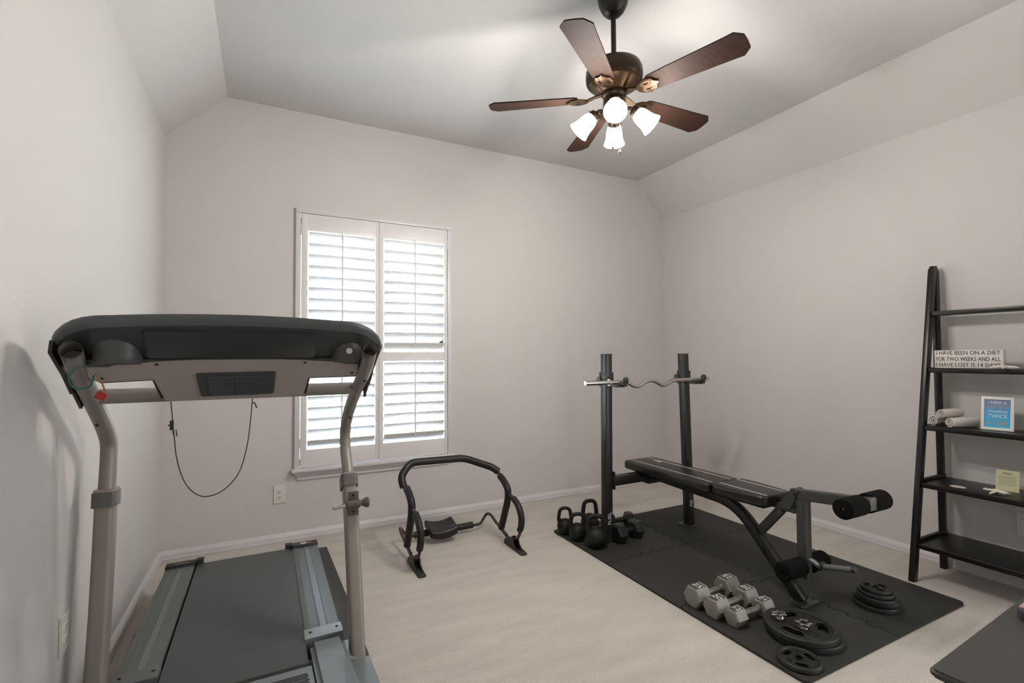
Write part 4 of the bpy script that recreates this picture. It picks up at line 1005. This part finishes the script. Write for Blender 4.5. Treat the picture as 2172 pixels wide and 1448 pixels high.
rb = b.build('ribbed_plate', M['fanr'], FN, ang=30)
MB().lathe([(0, 2.375), (.052, 2.375), (.054, 2.350), (.046, 2.340), (.050, 2.330), (.052, 2.290), (.046, 2.262), (.030, 2.246), (.012, 2.240), (0, 2.238)], c, 36).build('light_kit_hub', M['fanm'], FN, ang=40)
# blades
pt_ = math.radians(12)
def blade(k):
    a = A0+2*PI*k/5; d = V((math.cos(a), math.sin(a), 0)); t = V((-d.y, d.x, 0)); tw = t*math.cos(pt_)+V((0, 0, -math.sin(pt_))); F = frame4((FX, FY, FZ+.012), d, tw)
    pl = [(.165, -.036), (.180, -.046), (.25, -.050), (.50, -.061), (.540, -.064), (.570, -.036), (.572, 0), (.570, .036), (.540, .064), (.50, .061), (.25, .050), (.180, .046), (.165, .036)]
    pl = [(p.x, p.y) for p in rounded([(*q, 0) for q in pl], .004, 2, True)]
    bl = MB().prism(pl, 0, .006, F, bev=.0015).build('blade', M['blade'], FN, ang=40)
    b = MB()
    b.sweep([V((FX, FY, 2.362))+d*.050, V((FX, FY, 2.352))+d*.085, V((FX, FY, 2.336))+d*.125], [(-.011, -.003), (.011, -.003), (.008, .004), (-.008, .004)], side=t)
    b.mesh(curve_mesh([[(.118, -.012), (.135, -.030), (.165, -.040), (.195, -.030), (.200, -.012), (.215, 0), (.200, .012), (.195, .030), (.165, .040), (.135, .030), (.118, .012)], [(.145, -.018), (.165, -.026), (.180, -.018), (.165, -.008)], [(.145, .018), (.165, .008), (.180, .018), (.165, .026)]], .002, .0015), F @ Matrix.Translation((0, 0, -.005)))
    for x, y in ((.190, -.02), (.190, .02), (.205, 0)): b.lathe([(0, -.004), (.004, -.003), (.005, 0)], F @ V((x, y, -.007)), 8, F.to_3x3() @ V((0, 0, 1)))
    b.build('blade_iron', M['fanr'], FN, ang=40)
for k in range(5): blade(k)
# four lamps
az0 = math.atan2(-FY, -FX)
for k in range(4):
    a = az0+.02+k*PI/2; d = V((math.cos(a), math.sin(a), 0)); ax = (d*.72+V((0, 0, -.69))).normalized()
    o0 = V((FX, FY, 2.285))+d*.045
    b = MB(); b.tube(smoothpath([o0-d*.01, o0+d*.022+V((0, 0, .004)), o0+d*.030+ax*.012], 5), .008, 12)
    b.lathe([(0, 0), (.016, 0), (.024, .006), (.0265, .014), (.0275, .026), (.025, .027), (0, .020)], o0+d*.030+ax*.006, 24, ax)
    fi = b.build('lamp_fitter', M['fanm'], FN, ang=40)
    for q in range(3):
        aa = 2*PI*q/3; u = ax.cross(V((0, 0, 1))).normalized(); w_ = ax.cross(u); dd = u*math.cos(aa)+w_*math.sin(aa); pz_ = o0+d*.030+ax*.026
        MB().cyl(pz_+dd*.024, pz_+dd*.034, .0022, 8).build('thumb_screw', M['fanm'], fi)
    base = o0+d*.030+ax*.024
    pr = [(.0235, 0), (.0265, .008), (.033, .022), (.0365, .040), (.0375, .056), (.0405, .074), (.0475, .094), (.0490, .098)]
    b = MB(); b.lathe(pr+[(r_-.0028, z_) for r_, z_ in pr[::-1]], base, 32, ax); b.build('glass_shade', M['shade'], FN, ang=60)
    b = MB(); b.lathe([(0, 0), (.012, .004), (.014, .018), (.022, .036), (.025, .050), (.021, .064), (.010, .073), (0, .075)], base, 20, ax); b.build('light_bulb', M['bulb'], FN, ang=60)
    lp = base+ax*.135+V((0, 0, -.01))
    lamp('fan_lamp_light', 'POINT', lp, 6.6, (1.0, .93, .86), None, .03)
for dx, dy, L in ((-.030, -.022, .128), (.012, -.018, .138)):
    x, y = FX+dx, FY+dy
    b = MB(); b.tube([(x, y, 2.262), (x, y, 2.25-L)], .0009, 6); ch = b.build('pull_chain', M['chrome'], FN)
    b = MB(); b.lathe([(0, .004), (.002, .002), (.003, -.004), (.0055, -.014), (.006, -.020), (.004, -.027), (0, -.029)], (x, y, 2.25-L), 14); b.build('chain_pull', M['rodm'], ch, ang=60)
